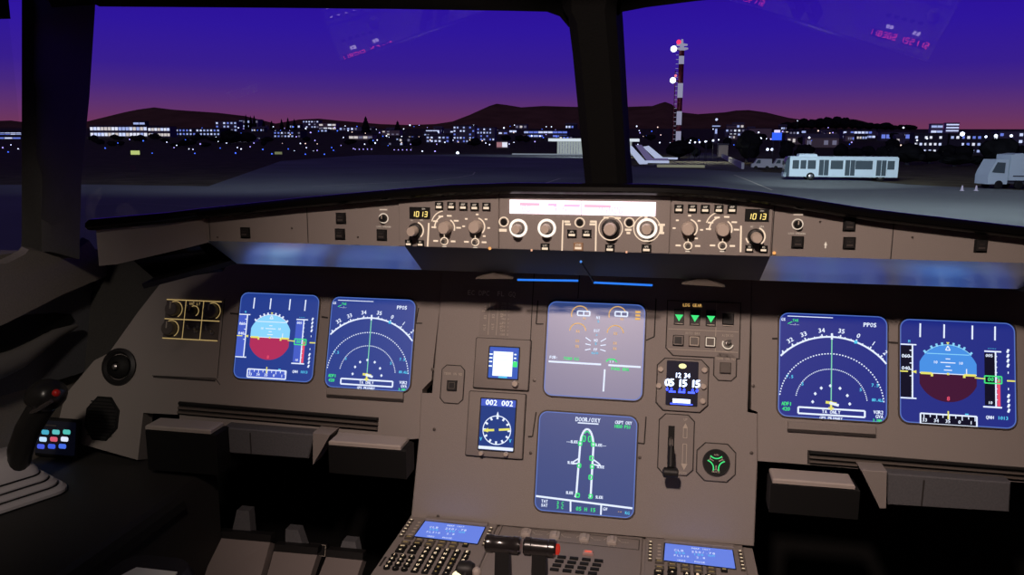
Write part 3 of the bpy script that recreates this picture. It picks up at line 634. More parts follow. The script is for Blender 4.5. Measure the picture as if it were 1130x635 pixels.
def efis(side):
    Lf = side == 'left'
    if Lf: x0, x1 = -.2695, -.1215; ch = [(x1, .4385), (-.19, .4365), (-.235, .432), (x0, .427)]
    else: x0, x1 = .1185, .2515; ch = [(x1, .429), (.21, .434), (.165, .4385), (x0, .4395)]
    t, m_, cx, cz = gunit('display_control_panel', '%s display control panel with two grey range knobs and the %s altimeter setting 1013' % (side, side), x0, x1, .3605, .44, chamf=ch)
    gk(m_); H = .0028
    if Lf: win, bk, mk, sw, ln, b5, b2, dot = (464, 235), (459, 254), [(493, 251), (526, 250)], [(491, 266), (525, 267)], (474, 246, 472.5, 272), [(485.5, 227), (499, 227), (512, 227.5), (524.5, 228), (537.5, 228)], [(452, 268), (465, 268.5)], (541, 274)
    else: win, bk, mk, sw, ln, b5, b2, dot = (835, 237.5), (833.5, 261), [(797, 253), (759, 252)], [(797, 271), (759, 271)], (817.5, 249, 817, 278), [(749, 230), (764, 230), (778, 230.5), (793, 230.5), (807.5, 230.5)], [(826.5, 274), (842, 274.5)], (854, 279)
    a, b = G2(ln[0], ln[1]); c, d = G2(ln[2], ln[3]); m_.line(a-cx, b-cz, c-cx, d-cz, .0022, WW)
    a, b = G2(*dot); m_.disc(a-cx, b-cz, .0022, emi('lit_orange', (255, 175, 100), 1.1))
    (a1, b1), (a2, b2_) = [G2(*q) for q in mk]
    # scale round the ND mode knob and range knob
    u1, v1, u2, v2 = a1-cx, b1-cz, a2-cx, b2_-cz
    for u, v, spans in ((u1, v1, ((-20, 60), (105, 185))), (u2, v2, ((-45, 75),))):
        for s0, s1 in spans: m_.arc(u, v, .0125 if s0 < 100 else .017, s0, s1, .0018, WW, 14)
    m_.arc(u1-.001, v1+.003, .021, 100, 165, .0014, WW, 12)
    for u, v, aa in ((u1, v1, (0, 35, 75, 115, 150, 180)), (u2, v2, (-50, -5, 38, 85, 142, 180))):
        for a_ in aa:
            r_ = .0175; x, y = u+r_*1.05*math.cos(math.radians(a_)), v+r_*math.sin(math.radians(a_)); m_.rect(x-.0035 if u == u1 else x-.002, y-.0011, x+.0035 if u == u1 else x+.002, y+.0011, WW)
    for q in sw:
        a, b = G2(*q); a -= cx; b -= cz; m_.arc(a, b, .0052, 0, 360, .0015, WW, 20); m_.line(a, b+.006, a, b+.0095, .001, WW)
        for s_ in (-1, 1): m_.rect(a+s_*.013-.0035, b-.0012, a+s_*.013+.0035, b+.0012, WW)
        m_.rect(a-.003, b-.0085, a+.003, b-.007, WS)
    a, b = G2(*bk); a -= cx; b -= cz
    m_.arc(a, b, .0122, -50, 70, .0018, WW, 16); m_.arc(a, b, .0122, 190, 225, .0018, WW, 6); tlegend(m_, cx, cz, bk[0]-4, bk[1]-11, .0024, 'HG', WS); tlegend(m_, cx, cz, bk[0]+7, bk[1]-11, .0024, 'HPA', WS)
    m_.build('faceplate', t)
    a, b = G2(*win); m_ = MB(); m_.box(-.0155, .0155, -.0085, .0085, .003, .0042, BLACK, .0004); m_.z = .0046; seven(m_, '1013' if Lf else '1013', 0, -.0015, .0072, DIG); m_.text('QNH', .006, .0062, .0022, WS); m_.build('setting_window', t, T(a-cx, b-cz, 0))
    for q in mk: knob(t, cx, cz, *q, .0092, .02, KNOB, name='range_knob')
    o = knob(t, cx, cz, *bk, .0105, .010, DARK, name='altimeter_knob')
    m_ = MB(); m_.lathe([(.0072, .008), (.007, .024), (.006, .026)], KNOB, seg=20); m_.build('cap', o)
    for q in b5: button(t, cx, cz, *q, .0118, .0112, WW, BLACK, up='ARP')
    for q in b2: button(t, cx, cz, *q, .0105, .0095, WW, BLACK, up='FD')
    for q in sw: knob(t, cx, cz, *q, .0034, .012, METAL, name='selector_switch')
efis('left'); efis('right')
# ---- flight control unit
t, m_, cx, cz = gunit('flight_control_unit', 'central autopilot control panel with a long overexposed pinkish-white readout', -.1205, .1175, .3605, .4405)
gk(m_)
def ringat(px, py, r, w=.0016): a, b = G2(px, py); m_.arc(a-cx, b-cz, r, 0, 360, w, WW, 26)
for q in ((556.4, 244.7), (640, 245.5), (694.6, 245.5)): ringat(*q, .0065)
for x, y, h, s_ in ((555.5, 254, .004, .011), (693.5, 253.5, .003, .009), (693.5, 257, .003, .005)): legend(m_, cx, cz, x, y, s_, h)
for x0, y0, x1, y1 in ((621.5, 243, 620.5, 276.5), (658, 243.5, 657.5, 277)):
    a, b = G2(x0, y0); c, d = G2(x1, y1); m_.line(a-cx, b-cz, c-cx, d-cz, .002, WW)
for x, y in ((626, 244.5), (627, 247.5), (654.5, 244.5), (654, 247.5)): legend(m_, cx, cz, x, y, .008, .0028)
legend(m_, cx, cz, 669, 240, .007, .0028); legend(m_, cx, cz, 682, 240.5, .008, .0028); legend(m_, cx, cz, 713, 240, .004, .0028); legend(m_, cx, cz, 713, 265.5, .006, .002, WS)
legend(m_, cx, cz, 730, 248, .009, .003); legend(m_, cx, cz, 730, 252.5, .004, .009); legend(m_, cx, cz, 730, 257, .007, .003)
ringat(714, 252, .018, .0014)
for x, y in ((587, 276), (691.5, 278)): legend(m_, cx, cz, x, y, .0024, .003, emi('lit_peach', (255, 190, 150), 1))
m_.build('faceplate', t)
su, sv, sw, sh = bx4(G2, 563, 221.7, 723.5, 237)
m_ = MB(); m_.box(-sw/2, sw/2, -sh/2, sh/2, .003, .0042, MAG, .0004); m_.z = .0045; m_.rect(-.0006, -sh/2, .0006, sh/2, MAG2); HB = emi('readout_faint', (255, 190, 225), 1.2)
for x0, x1, y in ((-.43, -.29, .2), (-.23, -.17, .2), (-.12, -.01, .15), (.02, .2, .15)): m_.rect(x0*sw, y*sh-.002, x1*sw, y*sh+.002, MAG2 if x0 < -.4 or x0 > 0 else HB)
seven(m_, '100', -.4*sw, -.12*sh, .008, HB); seven(m_, '345', -.15*sw, -.12*sh, .008, HB); seven(m_, '05000', .2*sw, -.12*sh, .008, HB)
m_.build('readout', t, T(su-cx, sv-cz, 0), label='overexposed pinkish-white readout strip')
for px, py, r, dk in ((572.4, 251.6, .0095, 0), (603.8, 251.6, .0095, 0), (674, 252, .0125, 1), (714, 252, .0105, 0)):
    o = knob(t, cx, cz, px, py, r if dk else r*.8, .011, DARK if dk else KNOBD, ring=W if not dk else WW, name='selector_knob', rw=.0036 if not dk else .0014)
    m_ = MB(); m_.lathe([(r*.72, .010), (r*.7, .023), (r*.6, .025)], KNOB, seg=20); m_.build('cap', o)
for q in ((556.4, 244.7), (640, 245.5), (694.6, 245.5)): knob(t, cx, cz, *q, .0045, .006, BLACK, name='change_button')
for px, py, u in ((631.6, 257.6, 'AP1'), (647.7, 257.6, 'AP2'), (602, 272.6, 'LOC'), (673.2, 273.7, 'EXP'), (713.4, 274, 'APR')): button(t, cx, cz, px, py, .013 if u[0] != 'L' else .0125, .011, WW, BLACK, up=u)
o = button(t, cx, cz, 638.5, 272, .0135, .0115, WW, mat('lit_button_face', (.4, .25, .15), .5), up='ATHR')
# ---- outer warning / sidestick priority buttons
def small_panel(nm, lab, parts, cat='switch'):
    for px, py, kind in parts:
        a, b = G2(px, py); t = thing(nm, lab(px, py) if callable(lab) else lab, cat, FG(a, b))
        m_ = MB(); m_.box(-.0078, .0078, -.0082, .0082, 0, .002, BLACK, .0005); m_.build('frame', t)
        m_ = MB(); m_.box(-.006, .006, -.0064, .0064, .002, .005, DARK, .0008); m_.z = .0053; m_.rect(-.004, -.0035, .004, -.001, SCREW); m_.text('CAUT' if kind else 'WARN', 0, .0025, .0022, SCREW, adv=.7); m_.build('push_button', t)
D_ = [((376.5, 241), 'dark square warning button left of the left loudspeaker ring, upper of two'), ((375.5, 258.5), 'dark square caution button left of the left loudspeaker ring, lower of two'), ((421.6, 259.5), 'dark square button just below the left white ring on the glareshield'), ((271, 257), 'lone dark square button near the left end of the glareshield'),
      ((880, 267.5), 'dark square button just below the right white ring on the glareshield'), ((937, 248.5), 'dark square warning button right of the right white ring, upper of two'), ((937, 268.5), 'dark square caution button right of the right white ring, lower of two'), ((1082, 271.5), 'lone dark square button near the right end of the glareshield')]
for (px, py), lab in D_: small_panel('warning_button', lab, [(px, py, py > 255)])
for px, py, lab in ((423.5, 241, 'volume knob in a white ring on the glareshield, left of the left 1013 window'), (880, 247.5, 'volume knob in a white ring on the glareshield, right of the right 1013 window')):
    a, b = G2(px, py); t = thing('volume_control', lab, 'knob', FG(a, b)); m_ = MB(); m_.lathe([(.0085, 0), (.0085, .0006)], PANEL2, seg=24); m_.z = .0009; m_.arc(0, 0, .0068, 0, 360, .0014, WS, 26)
    m_.rect(-.006, .0115, .006, .0135, emi('lit_dull', (215, 190, 170), .8)); m_.text('LOUD SPEAKER', 0, -.0125, .0022, WS, adv=.8); m_.build('scale_ring', t)
    m_ = MB(); m_.lathe([(.0052, 0), (.005, .008), (.004, .009)], BLACK, seg=20); m_.box(-.0006, .0006, 0, .005, .008, .0096, PALEPAINT); m_.build('knob', t)
m_ = MB(); m_.z = .0005; m_.poly([(-.002, -.001), (.002, -.001), (0, .004)], WS); m_.rect(-.0008, -.005, .0008, -.001, WS); a, b = G2(911, 270)
tag(m_.build('arrow_mark', None, FG(a, b)), 'tiny white arrow mark on the right half of the glareshield face', 'mark')
for px in (443, 551.5, 738.5, 852.5, 340, 985, 232):   # joints between the panels
    a, b = G2(px, 260); m_ = MB(); m_.T = inv @ FG(); m_.z = .0007; m_.line(a, .3615, a, ztop(a)-.003, .0013, GAP); m_.build('panel_joint', gl, flat=True)
for px, py in ((395, 262), (322, 252), (1007, 262), (240, 262), (905, 245)):
    a, b = G2(px, py); m_ = MB(); m_.T = inv @ FG(a, b); m_.lathe([(.0016, 0), (.0012, .001)], SCREW, seg=8); m_.build('screw', gl)

# ================================================================== PEDESTAL
ped = thing('centre_pedestal', 'grey-brown centre pedestal running back between the pilots', 'pedestal', T(0, -.6, DZ))
m_ = MB(); m_.T = T(0, .6, -DZ)
m_.solid([[(-.289, -.02, z), (.266, -.02, z), (.266, -1.3, z), (-.289, -1.3, z)] for z in (-.85, DZ-.01)]+[[(-.286, -.023, DZ), (.263, -.023, DZ), (.263, -1.297, DZ), (-.286, -1.297, DZ)]], PANEL); m_.build('body', ped)
LCDM = lcd('mcdu_blue', (95, 125, 225)); KEYF = mat('key_face', (.10, .085, .07), .5); KEYL = emi('key_legend', (255, 225, 185), 1.3); KEYS = emi('key_legend_soft', (130, 105, 70), .8); KEYA = emi('key_legend_amber', (190, 160, 100), .7)
def mcdu(x0, lab):
    t = thing('flight_management_keypad', lab, 'keypad computer', FD(x0+.075, -.12)); W2 = .074
    m_ = MB(); m_.prism([(-W2, .097), (W2, .092), (W2, -.125), (-W2, -.125)], 0, .006, PANEL2, .0015)
    m_.box(-.045, .06, .074, .084, .006, .010, PANEL2, .001)
    for k in range(6): m_.box(-.042+k*.016, -.032+k*.016, .0875, .0885, .006, .0066, GAP)
    m_.box(-W2+.004, -W2+.007, -.077, -.05, .006, .0066, GAP); m_.build('case', t)
    m_ = MB(); m_.prism([(-.0455, .0735), (.0585, .0715), (.0585, .0125), (-.0475, .0175)], .006, .0068, BLACK); m_.prism([(-.0435, .0715), (.0570, .0695), (.0570, .0145), (-.0455, .0195)], .0064, .0072, LCDM); m_.z = .0075
    m_.text('PERF INIT', .01, .063, .0042, s_white)
    m_.text('CLB  250/.78', 0, .0525, .0058, s_white, adv=.85); m_.text('350  120 NM', 0, .045, .0058, s_cyan, adv=.9); m_.text('FL310  2.8', -.008, .036, .005, s_white, adv=.9); m_.text('<REQ    PHASE', -.006, .0225, .0042, s_white, adv=.72); m_.build('screen', t)
    kp = {}
    def key(x, y, w, h, lg, leg='', dk=KEYF):
        sig = (round(w, 4), round(h, 4), leg)
        m_ = MB(); m_.box(-w/2, w/2, -h/2, h/2, 0, .0035, dk, .0008); m_.z = .0038
        if len(leg) == 1: m_.text(leg, 0, 0, h*.62, lg); m_.text(leg, .0004, .0003, h*.62, lg)
        elif leg: m_.text(leg, 0, 0, min(h*.42, w*.5/len(leg)*1.35), lg); m_.rect(-w*.3, -h*.2, w*.3, h*.2, KEYS, -.0001)
        elif lg: m_.rect(-w*.3, -h*.18, w*.3, h*.18, lg)
        m_.build('key', t, T(x, y, .006))
    for k in range(6):
        y = .068-k*.0105; key(-.066, y, .006, .0045, KEYL); key(.068, y-.003, .006, .0045, KEYL)
        m_ = MB(); m_.z = 0; m_.line(-.055-.002*(k > 3), y-.002, -.05, y-.001, .004, PALEPAINT); m_.build('select_mark', t, T(0, 0, .0063), flat=True)
    for k, lg in enumerate(('DIR', 'PROG', 'PERF', 'INIT', 'DATA', '')): key(-.052+.0185*k, .0055 if k else .012, .0135 if k < 5 else .009, .008, KEYA, lg, KEYF if k < 5 else BLACK)
    for k, lg in enumerate(('FPL', 'RAD', 'FUEL', 'SEC', 'ATC')): key(-.052+.0185*k, -.0055, .0135, .0075, KEYA, lg, (KEYF, BLACK)[k == 1])
    for x, y, lg in ((-.053, -.018, 'APT'), (-.053, -.03, '<'), (-.034, -.018, '^'), (-.034, -.03, '>')): key(x, y, .0135, .0085, KEYL, lg, BLACK)
    let = 'ABCDEFGHIJKLMNOPQRSTUVWXYZ/+-.'
    for r in range(6):
        for c in range(5): key(-.0135+.0155*c, -.017-.0128*r, .0098, .0088, KEYA if (r*5+c) in (13, 18, 22, 27) else KEYL, let[r*5+c], BLACK)
    nums = '1234567890.-'
    for r in range(4):
        for c in range(3):
            m_ = MB(); m_.lathe([(.0052, 0), (.005, .003), (.004, .0036)], BLACK, seg=14); m_.z = .0039; m_.text(nums[r*3+c], 0, 0, .0052, KEYL); m_.build('key', t, T(-.0565+.0135*c, -.046-.0115*r, .006))
    return t
mcdu(-.288, 'flight management keypad at the left front corner of the centre pedestal')
mcdu(.0985, 'flight management keypad at the right front corner of the centre pedestal')
# switching and control panel between them
t = thing('switching_panel', 'switch panel with four pale selector knobs between the two keypads', 'switch panel', FD(-.02, -.12)); m_ = MB()
m_.box(-.115, .115, -.115, .09, 0, .004, PANEL2, .001); m_.z = .0044; m_.path([(-.11, .085), (.11, .08), (.11, .048), (-.11, .05)], .0012, GAP, close=True)
for x in (-.068, -.022, .025, .068): m_.arc(x, .064, .014, 20, 160, .001, PALEPAINT, 10); m_.text('NORM', x+.02, .067, .0035, PALEPAINT, adv=.8); m_.text('3  1', x, .052, .0035, PALEPAINT)
m_.text('SWITCHING', -.045, .079, .003, PALEPAINT); m_.build('plate', t)
for x in (-.068, -.022, .025, .068): m_ = MB(); m_.rbox(0, 0, .016, .02, .003, 0, .005, GREYL, .001); m_.box(-.0035, .0035, -.008, .006, .005, .008, GREYL, .001); m_.build('selector_knob', t, T(x, .066, .004))
lt = emi('lit_red_soft', (240, 110, 90), .9)
for r in range(4):
    for c in range(4):
        x, y = -.003+.0185*c-(.002*r), .002-.0125*r
        m_ = MB(); m_.box(-.0065, .0065, -.003, .003, 0, .0025, BLACK, .0005); m_.build('key', t, T(x, y, .004))
m_ = MB(); m_.box(-.008, .008, -.005, .005, 0, .004, mat('clear_key', (.5, .3, .28), .4), .001); m_.z = .0044; m_.rect(-.005, -.003, .005, .003, lt); m_.build('red_light_key', t, T(.035, .021, .004), label='key lit red')
# thrust levers
TY = -.40
for k, lab in ((0, 'black thrust lever with a ribbed cylindrical handle, the left one of the pair'), (1, 'black thrust lever with a red button on its end, the right one of the pair')):
    A, B = (aty(536, 600, TY), aty(575, 603, TY)) if k == 0 else (aty(578, 603.5, TY), aty(614, 606, TY))
    c = (A+B)/2; hw = (B.x-A.x)/2; t = thing('thrust_lever', lab, 'lever', T(c.x, TY, DZ)); H = c.z-DZ
    m_ = MB(); r = .0105; m_.lathe([(r*.8, -hw), (r, -hw+.002), (r, -hw*.55), (r*.93, -hw*.5), (r*.93, hw*.5), (r, hw*.55), (r, hw-.002), (r*.8, hw)], mat('lever_gloss', (.02, .017, .017), .22, 0, .7, coat=.6), 0, H, 24, 'x'); m_.build('handle', t)
    m_ = MB(); m_.solid([[(-.010, -.02, 0), (.010, -.02, 0), (.010, .012, 0), (-.010, .012, 0)], [(-.009, -.012, H*.55), (.009, -.012, H*.55), (.009, .012, H*.55), (-.009, .012, H*.55)], [(-.008, -.008, H-.004), (.008, -.008, H-.004), (.008, .006, H-.004), (-.008, .006, H-.004)]], DARK); m_.build('arm', t)
    m_ = MB(); m_.box(-.008, .008, .013, .0145, H*.3, H*.55, mat('lever_plate', (.2, .24, .3), .3, .5)); m_.build('side_plate', t)
    if k: m_ = MB(); m_.lathe([(.006, hw-.001), (.006, hw+.003), (.003, hw+.004)], emi('red_button', (210, 50, 35), .6), 0, H, 16, 'x'); m_.build('disconnect_button', t, label='small red button')
# head of a small lamp and knob at the bottom edge
c = hit(513, 629, (0, 0, -.05), (0, 0, 1)); t = thing('pedestal_lamp', 'small dark lamp head with a glowing cream lens over the left keypad', 'lamp', T(c.x, c.y, DZ))
h = c.z-DZ; m_ = MB(); m_.tube([(0, -.03, .006), (0, -.03, h*.6), (.003, -.01, h), (.006, .004, h+.004)], [.003, .003, .004, .004], DARK); m_.build('stem', t)
m_ = MB(); m_.lathe([(.004, -.012), (.011, -.008), (.012, .006), (.009, .012)], DARK, 0, h, 18, 'x'); m_.build('head', t)
m_ = MB(); m_.ball((-.008, -.009, h-.006), .0075, emi('lamp_cream', (255, 240, 190), 1.6), 2); m_.build('lens', t, label='glowing cream lens')
m_ = MB(); m_.ball((.017, -.004, h), .0065, GREYL, 2, 1.2); m_.build('pale_knob', t)
# radio and audio panels further back, mirrored in the windscreen
for x, s_ in ((-.215, 'left'), (.185, 'right')):
    t = thing('radio_tuner', 'radio panel with red frequency digits behind the %s keypad, seen mirrored in the windscreen' % s_, 'radio', FD(x, -.435)); m_ = MB(); m_.box(-.07, .07, -.055, .06, 0, .006, PANEL2, .001); m_.build('plate', t)
    RD = emi('radio_red', (255, 70, 60), 9); RW = emi('radio_white', (255, 235, 255), 5)
    for k in (-1, 1):
        m_ = MB(); m_.box(-.026, .026, -.009, .009, 0, .002, BLACK); m_.z = .0024; seven(m_, '118305' if k < 0 else '125115', 0, 0, .0125, RD); m_.build('frequency_window', t, T(k*.036, .035, .006))
        m_ = MB(); m_.z = 0; m_.box(-.007, -.001, -.004, .004, 0, .003, RW); m_.box(.001, .008, -.004, .004, 0, .003, RW); m_.build('transfer_key', t, T(k*.03, .014, .006))
    for k in range(5): m_ = MB(); m_.box(-.005, .005, -.004, .004, 0, .003, KEYF, .0006); m_.build('key', t, T(-.045+.018*k, -.012, .006))
    m_ = MB(); m_.lathe([(.013, 0), (.012, .014), (.008, .022), (.007, .024)], KNOB, seg=20); m_.build('tuning_knob', t, T(.045, -.034, .006))
    t = thing('audio_selector', 'audio panel with rows of white-lit keys at the %s, seen mirrored in the windscreen' % s_, 'audio panel', FD(x, -.56)); m_ = MB(); m_.box(-.07, .07, -.055, .06, 0, .006, PANEL2, .001); m_.build('plate', t)
    for r in range(3):
        for k in range(6): m_ = MB(); m_.box(-.0055, .0055, -.004, .004, 0, .004, DARK, .0006); m_.z = .0044; m_.rect(-.0035, -.002, .0035, .002, emi('audio_white', (255, 225, 255), 4)); m_.build('key', t, T(-.052+.02*k, .045-.025*r, .006))
    for k in range(5): m_ = MB(); m_.lathe([(.006, 0), (.0055, .01), (.004, .012)], KNOB, seg=14); m_.build('volume_knob', t, T(-.05+.024*k, -.035, .006))

# ================================================================== LEFT CONSOLE
FLZ = -.85
con = thing('side_console', 'low dark side console beside the left seat, under the sidestick', 'console', T(-.84, -.5, -.06))
m_ = MB(); m_.T = con.matrix_world.inverted(); m_.solid([[(-.999, -1.3, z), (-.672+e, -1.3, z), (-.655+e, .0, z), (-.80, .005, z), (-.999, .07, z)] for z, e in ((FLZ+.001, .0), (-.085, .0), (-.06, -.012))], mat('console_grey', (.035, .033, .032), .6, 0, .4, .2, 300)); m_.build('body', con)
m_ = MB(); m_.T = con.matrix_world.inverted(); m_.solid([[(-.668, y, -.0865), (-.648, y, -.0865), (-.650, y, -.072), (-.668, y, -.068)] for y in (-1.2, -.11)], mat('trim_dark', (.028, .027, .026), .8, 0, .1)); m_.build('edge_trim', con)
# sidestick with stepped boot
t = thing('sidestick', 'black sidestick with a red button on a grey stepped rubber boot', 'sidestick', T(-.935, -.165, -.06))
BOOT = mat('boot_grey', (.5, .46, .48), .55, 0, .4)
m_ = MB()
for w, h, z0, z1 in ((.080, .070, 0, .012), (.068, .060, .012, .022), (.057, .050, .022, .032)):
    m_.rbox(0, 0, w*2, h*2, w*.35, z0+.002, z1, BOOT, .005); m_.rbox(0, 0, w*2+.002, h*2+.002, w*.35, z0, z0+.0025, BLACK)
m_.rbox(0, 0, .094, .082, .016, .032, .0345, BLACK)
m_.solid([[(x*k, y*k, z) for x, y in rrect(0, 0, .092, .08, .016, 4)] for k, z in ((1, .034), (.96, .042), (.62, .066), (.5, .07))], BOOT)
bt = m_.build('boot', t); bt.matrix_local = Matrix.Rotation(-.45, 4, 'Z')
SO = Vector((-.935, -.165, -.06)); sp = lambda px, py, y=-.165: aty(px, py, y)-SO
GRP = mat('grip_black', (.016, .015, .015), .32, 0, .5)
m_ = MB(); m_.tube([(0, 0, .05), sp(20, 515), sp(22, 498), sp(30, 475), sp(42, 455), sp(50, 446)], [.02, .019, (.017, .02), (.016, .02), (.017, .02), (.015, .018)], GRP, 14); m_.build('grip', t)
m_ = MB(); m_.ball(sp(52, 436), .03, GRP, 3, .85, .1); m_.ball(sp(38, 440, -.17), .016, GRP, 2, .9); m_.build('grip_head', t)
m_ = MB(); m_.ball(sp(62, 434, -.193), .0062, mat('stick_red', (.6, .02, .015), .35), 2); m_.build('takeover_button', t, label='red button')
m_ = MB(); m_.ball(sp(33, 434, -.182), .0045, METAL, 2); m_.build('trigger', t)
m_ = MB(); m_.tube([sp(34, 456, -.178), sp(45, 450, -.188), sp(57, 443, -.192)], [.003, .0045, .003], mat('grip_gloss', (.06, .05, .05), .22, 0, .6)); m_.build('hand_rest', t)
# keypad with glowing icons, leaning on the console front
q = [aty(*p, -.02) for p in ((27, 460), (88, 463), (86, 508), (22, 506))]; cx, cz = sum(p.x for p in q)/4, -.020
t = thing('icon_touchscreen', 'small black touchscreen with twelve glowing blue and white icons behind the sidestick', 'screen', frm((1, 0, 0), (0, .2, .98), (0, -.98, .2), (cx, -.02, cz)))
w = q[1].x-q[0].x; m_ = MB(); m_.rbox(0, 0, w, .07, .006, -.008, 0, BLACK, .001); m_.build('housing', t)
m_ = MB(); m_.rbox(0, .0, w-.01, .06, .003, 0, .001, lcd('touch_black', (4, 5, 14), .3, .2, 1.3)); m_.z = .0014
ic = [[(60, 120, 190), (70, 170, 200), (90, 190, 190), (80, 190, 180)], [(170, 220, 255), (190, 225, 255), (210, 90, 110), (225, 235, 255)], [(70, 100, 230), (70, 90, 220), (60, 90, 220), (70, 110, 230)]]
for r in range(3):
    for c in range(4):
        p = aty(38+c*11.7-r*1.2, 477.5+r*7.3, -.02); 
        m_.poly([(p.x-cx+x, (p.z-cz)/.98+y) for x, y in rrect(0, 0, .0155, .0085, .003, 3)], emi('icon_%d_%d' % (r, c), ic[r][c], 1.0))
p = aty(50, 470, -.02); m_.rect(p.x-cx-.02, p.z-cz-.001, p.x-cx+.02, p.z-cz+.001, KNOBD); m_.build('screen', t)

# rudder pedals
def pedal(q, lab, arm):
    A, B, C_, D = [aty(*p, y) for p, y in zip(q, (.0, .0, -.08, -.08))]; t = thing('rudder_pedal', lab, 'pedal', T((C_.x+D.x)/2, 0, D.z)); m_ = MB(); I_ = t.matrix_world.inverted(); m_.T = I_
    bk = Vector((0, .018, -.012)); m_.solid([[A, B, C_, D], [A+bk, B+bk, C_+bk, D+bk]], GREYL if 0 else mat('pedal_grey', (.36, .31, .295), .55, 0, .4, .2, 200)); m_.build('foot_plate', t)
    m_ = MB(); m_.T = I_; l = (B-A)*.12; hh = Vector((0, .004, .012)); m_.solid([[A, B, B+hh, A+hh], [A+Vector((0, .02, 0)), B+Vector((0, .02, 0)), B+Vector((0, .02, .01)), A+Vector((0, .02, .01))]], DARK); m_.build('heel_bar', t)
    p0, p1 = aty(*arm[0], .03), aty(*arm[1], .01); m_ = MB(); m_.T = I_; m_.solid([[p0+Vector((-.012, 0, 0)), p0+Vector((.012, 0, 0)), p0+Vector((.012, .02, 0)), p0+Vector((-.012, .02, 0))], [p1+Vector((-.02, 0, 0)), p1+Vector((.02, 0, 0)), p1+Vector((.02, .02, 0)), p1+Vector((-.02, .02, 0))]], WALLB); m_.build('arm', t)
pedal([(239, 594), (298, 599), (284, 650), (222, 648)], 'grey rudder pedal at the lower left, the further left of the two', ((268, 564), (266, 594)))
pedal([(302, 609), (350, 613), (336, 655), (290, 652)], 'grey rudder pedal at the lower left, nearer the centre pedestal', ((322, 585), (326, 610)))
pedal([(360, 615), (400, 619), (388, 655), (346, 650)], 'grey rudder pedal plate low beside the left edge of the centre pedestal', ((385, 598), (384, 616)))
m_ = MB(); c = aty(352, 606, .1); m_.box(-.02, .02, -.012, .012, 0, .012, DARK, .002); m_.z = .0125; m_.text('PUSH', 0, .003, .006, PALEPAINT); m_.frame(-.018, -.01, .018, .01, .001, PALEPAINT)
tag(m_.build('pedal_adjuster', None, frm((1, 0, 0), (0, .3, .95), (0, -.95, .3), c)), 'small dark adjuster plate with a pale outline beside the rudder pedals', 'adjuster')
# armrest with a pale card, just entering the frame at the bottom left
c = hit(163, 634, (0, 0, -.05), (0, 0, 1)); t = thing('seat_armrest', 'dark padded armrest low at the bottom left of the view', 'armrest', T(c.x-.01, c.y-.12, -.065)); m_ = MB()
m_.solid([[(x, y, z) for x, y in rrect(0, 0, w, .34, .03, 5)] for w, z in ((.10, -.03), (.12, -.02), (.12, 0), (.10, .012))], DARK); m_.build('pad', t)
m_ = MB(); m_.box(-.03, .03, .04, .10, -.785+.001, -.03, DARK, .004); m_.box(-.03, .03, -.14, -.08, -.785+.001, -.03, DARK, .004); m_.build('support', t)
m_ = MB(); m_.prism([(-.03, 0), (.03, .0), (.036, -.03), (-.04, -.03)], 0, .003, mat('white_card', (.85, .9, .84), .6)); tag(m_.build('white_card', None, T(c.x+.005, c.y+.012, -.0525)), 'bright white card lying on the armrest at the bottom edge of the view', 'card')

# ================================================================== SHELL: windows, linings, walls
ty, tt = math.radians(20), math.radians(34); W0 = Vector((0, .25, .44))
NL = Vector((math.sin(ty)*math.cos(tt), -math.cos(ty)*math.cos(tt), -math.sin(tt))); NR = Vector((-NL.x, NL.y, NL.z))
def onL(px, py): return hit(px, py, W0, NL)
def onR(px, py): return hit(px, py, W0, NR)
GLM = bpy.data.materials.new('window_glass'); GLM.use_nodes = True; nt = GLM.node_tree; nt.nodes.remove(nt.nodes['Principled BSDF'])
tr = nt.nodes.new('ShaderNodeBsdfTransparent'); gs = nt.nodes.new('ShaderNodeBsdfGlossy'); gs.inputs['Roughness'].default_value = .004; fr = nt.nodes.new('ShaderNodeFresnel'); ge = nt.nodes.new('ShaderNodeNewGeometry'); mr = nt.nodes.new('ShaderNodeMapRange'); mr.inputs['To Min'].default_value = 1.6; mr.inputs['To Max'].default_value = .625; nt.links.new(ge.outputs['Backfacing'], mr.inputs['Value']); nt.links.new(mr.outputs[0], fr.inputs['IOR']); mx = nt.nodes.new('ShaderNodeMixShader')
tr.inputs['Color'].default_value = (.97, .98, .98, 1)
nt.links.new(fr.outputs[0], mx.inputs[0]); nt.links.new(tr.outputs[0], mx.inputs[1]); nt.links.new(gs.outputs[0], mx.inputs[2]); nt.links.new(mx.outputs[0], nt.nodes['Material Output'].inputs['Surface'])
def pane(name, pts, off):
    m_ = MB(); m_.face(pts, GLM); return struct(m_.build(name, None, flat=True))
pane('window_1', [onL(100, -30), onL(645, -30), onL(680, 225), onL(93, 272)], 0)
pane('window_2', [onR(655, -30), onR(1500, -80), onR(1400, 330), onR(672, 225)], 0)
pane('window_3', [Vector((-1.03, -.7, .25)), Vector((-1.03, .05, .25)), Vector((-1.03, .05, .8)), Vector((-1.03, -.7, .8))], 0)
def lining(name, front, back, m):
    m_ = MB(); m_.solid([front, back], m); return struct(m_.build(name))
# centre post
IN = Vector((0, -.05, -.02))
m_ = MB(); rows = []
for y, xl, xr in ((-60, 612, 682), (-10, 618, 684), (8, 620, 680), (20, 627, 680), (60, 632, 683), (205, 646, 692), (240, 649, 695)):
    c = hit((xl+xr)/2, y, W0+IN, (0, -.83, -.56)); a = hit(xl, y, c, (0, -.83, -.56)); b = hit(xr, y, c, (0, -.83, -.56)); bk = Vector((0, .09, .06))
    rows.append([a, a*.8+b*.2+Vector((0, -.012, -.008)), a*.2+b*.8+Vector((0, -.012, -.008)), b, b+bk, a+bk])
m_.solid(rows, TRIMD); struct(m_.build('trim_1'))
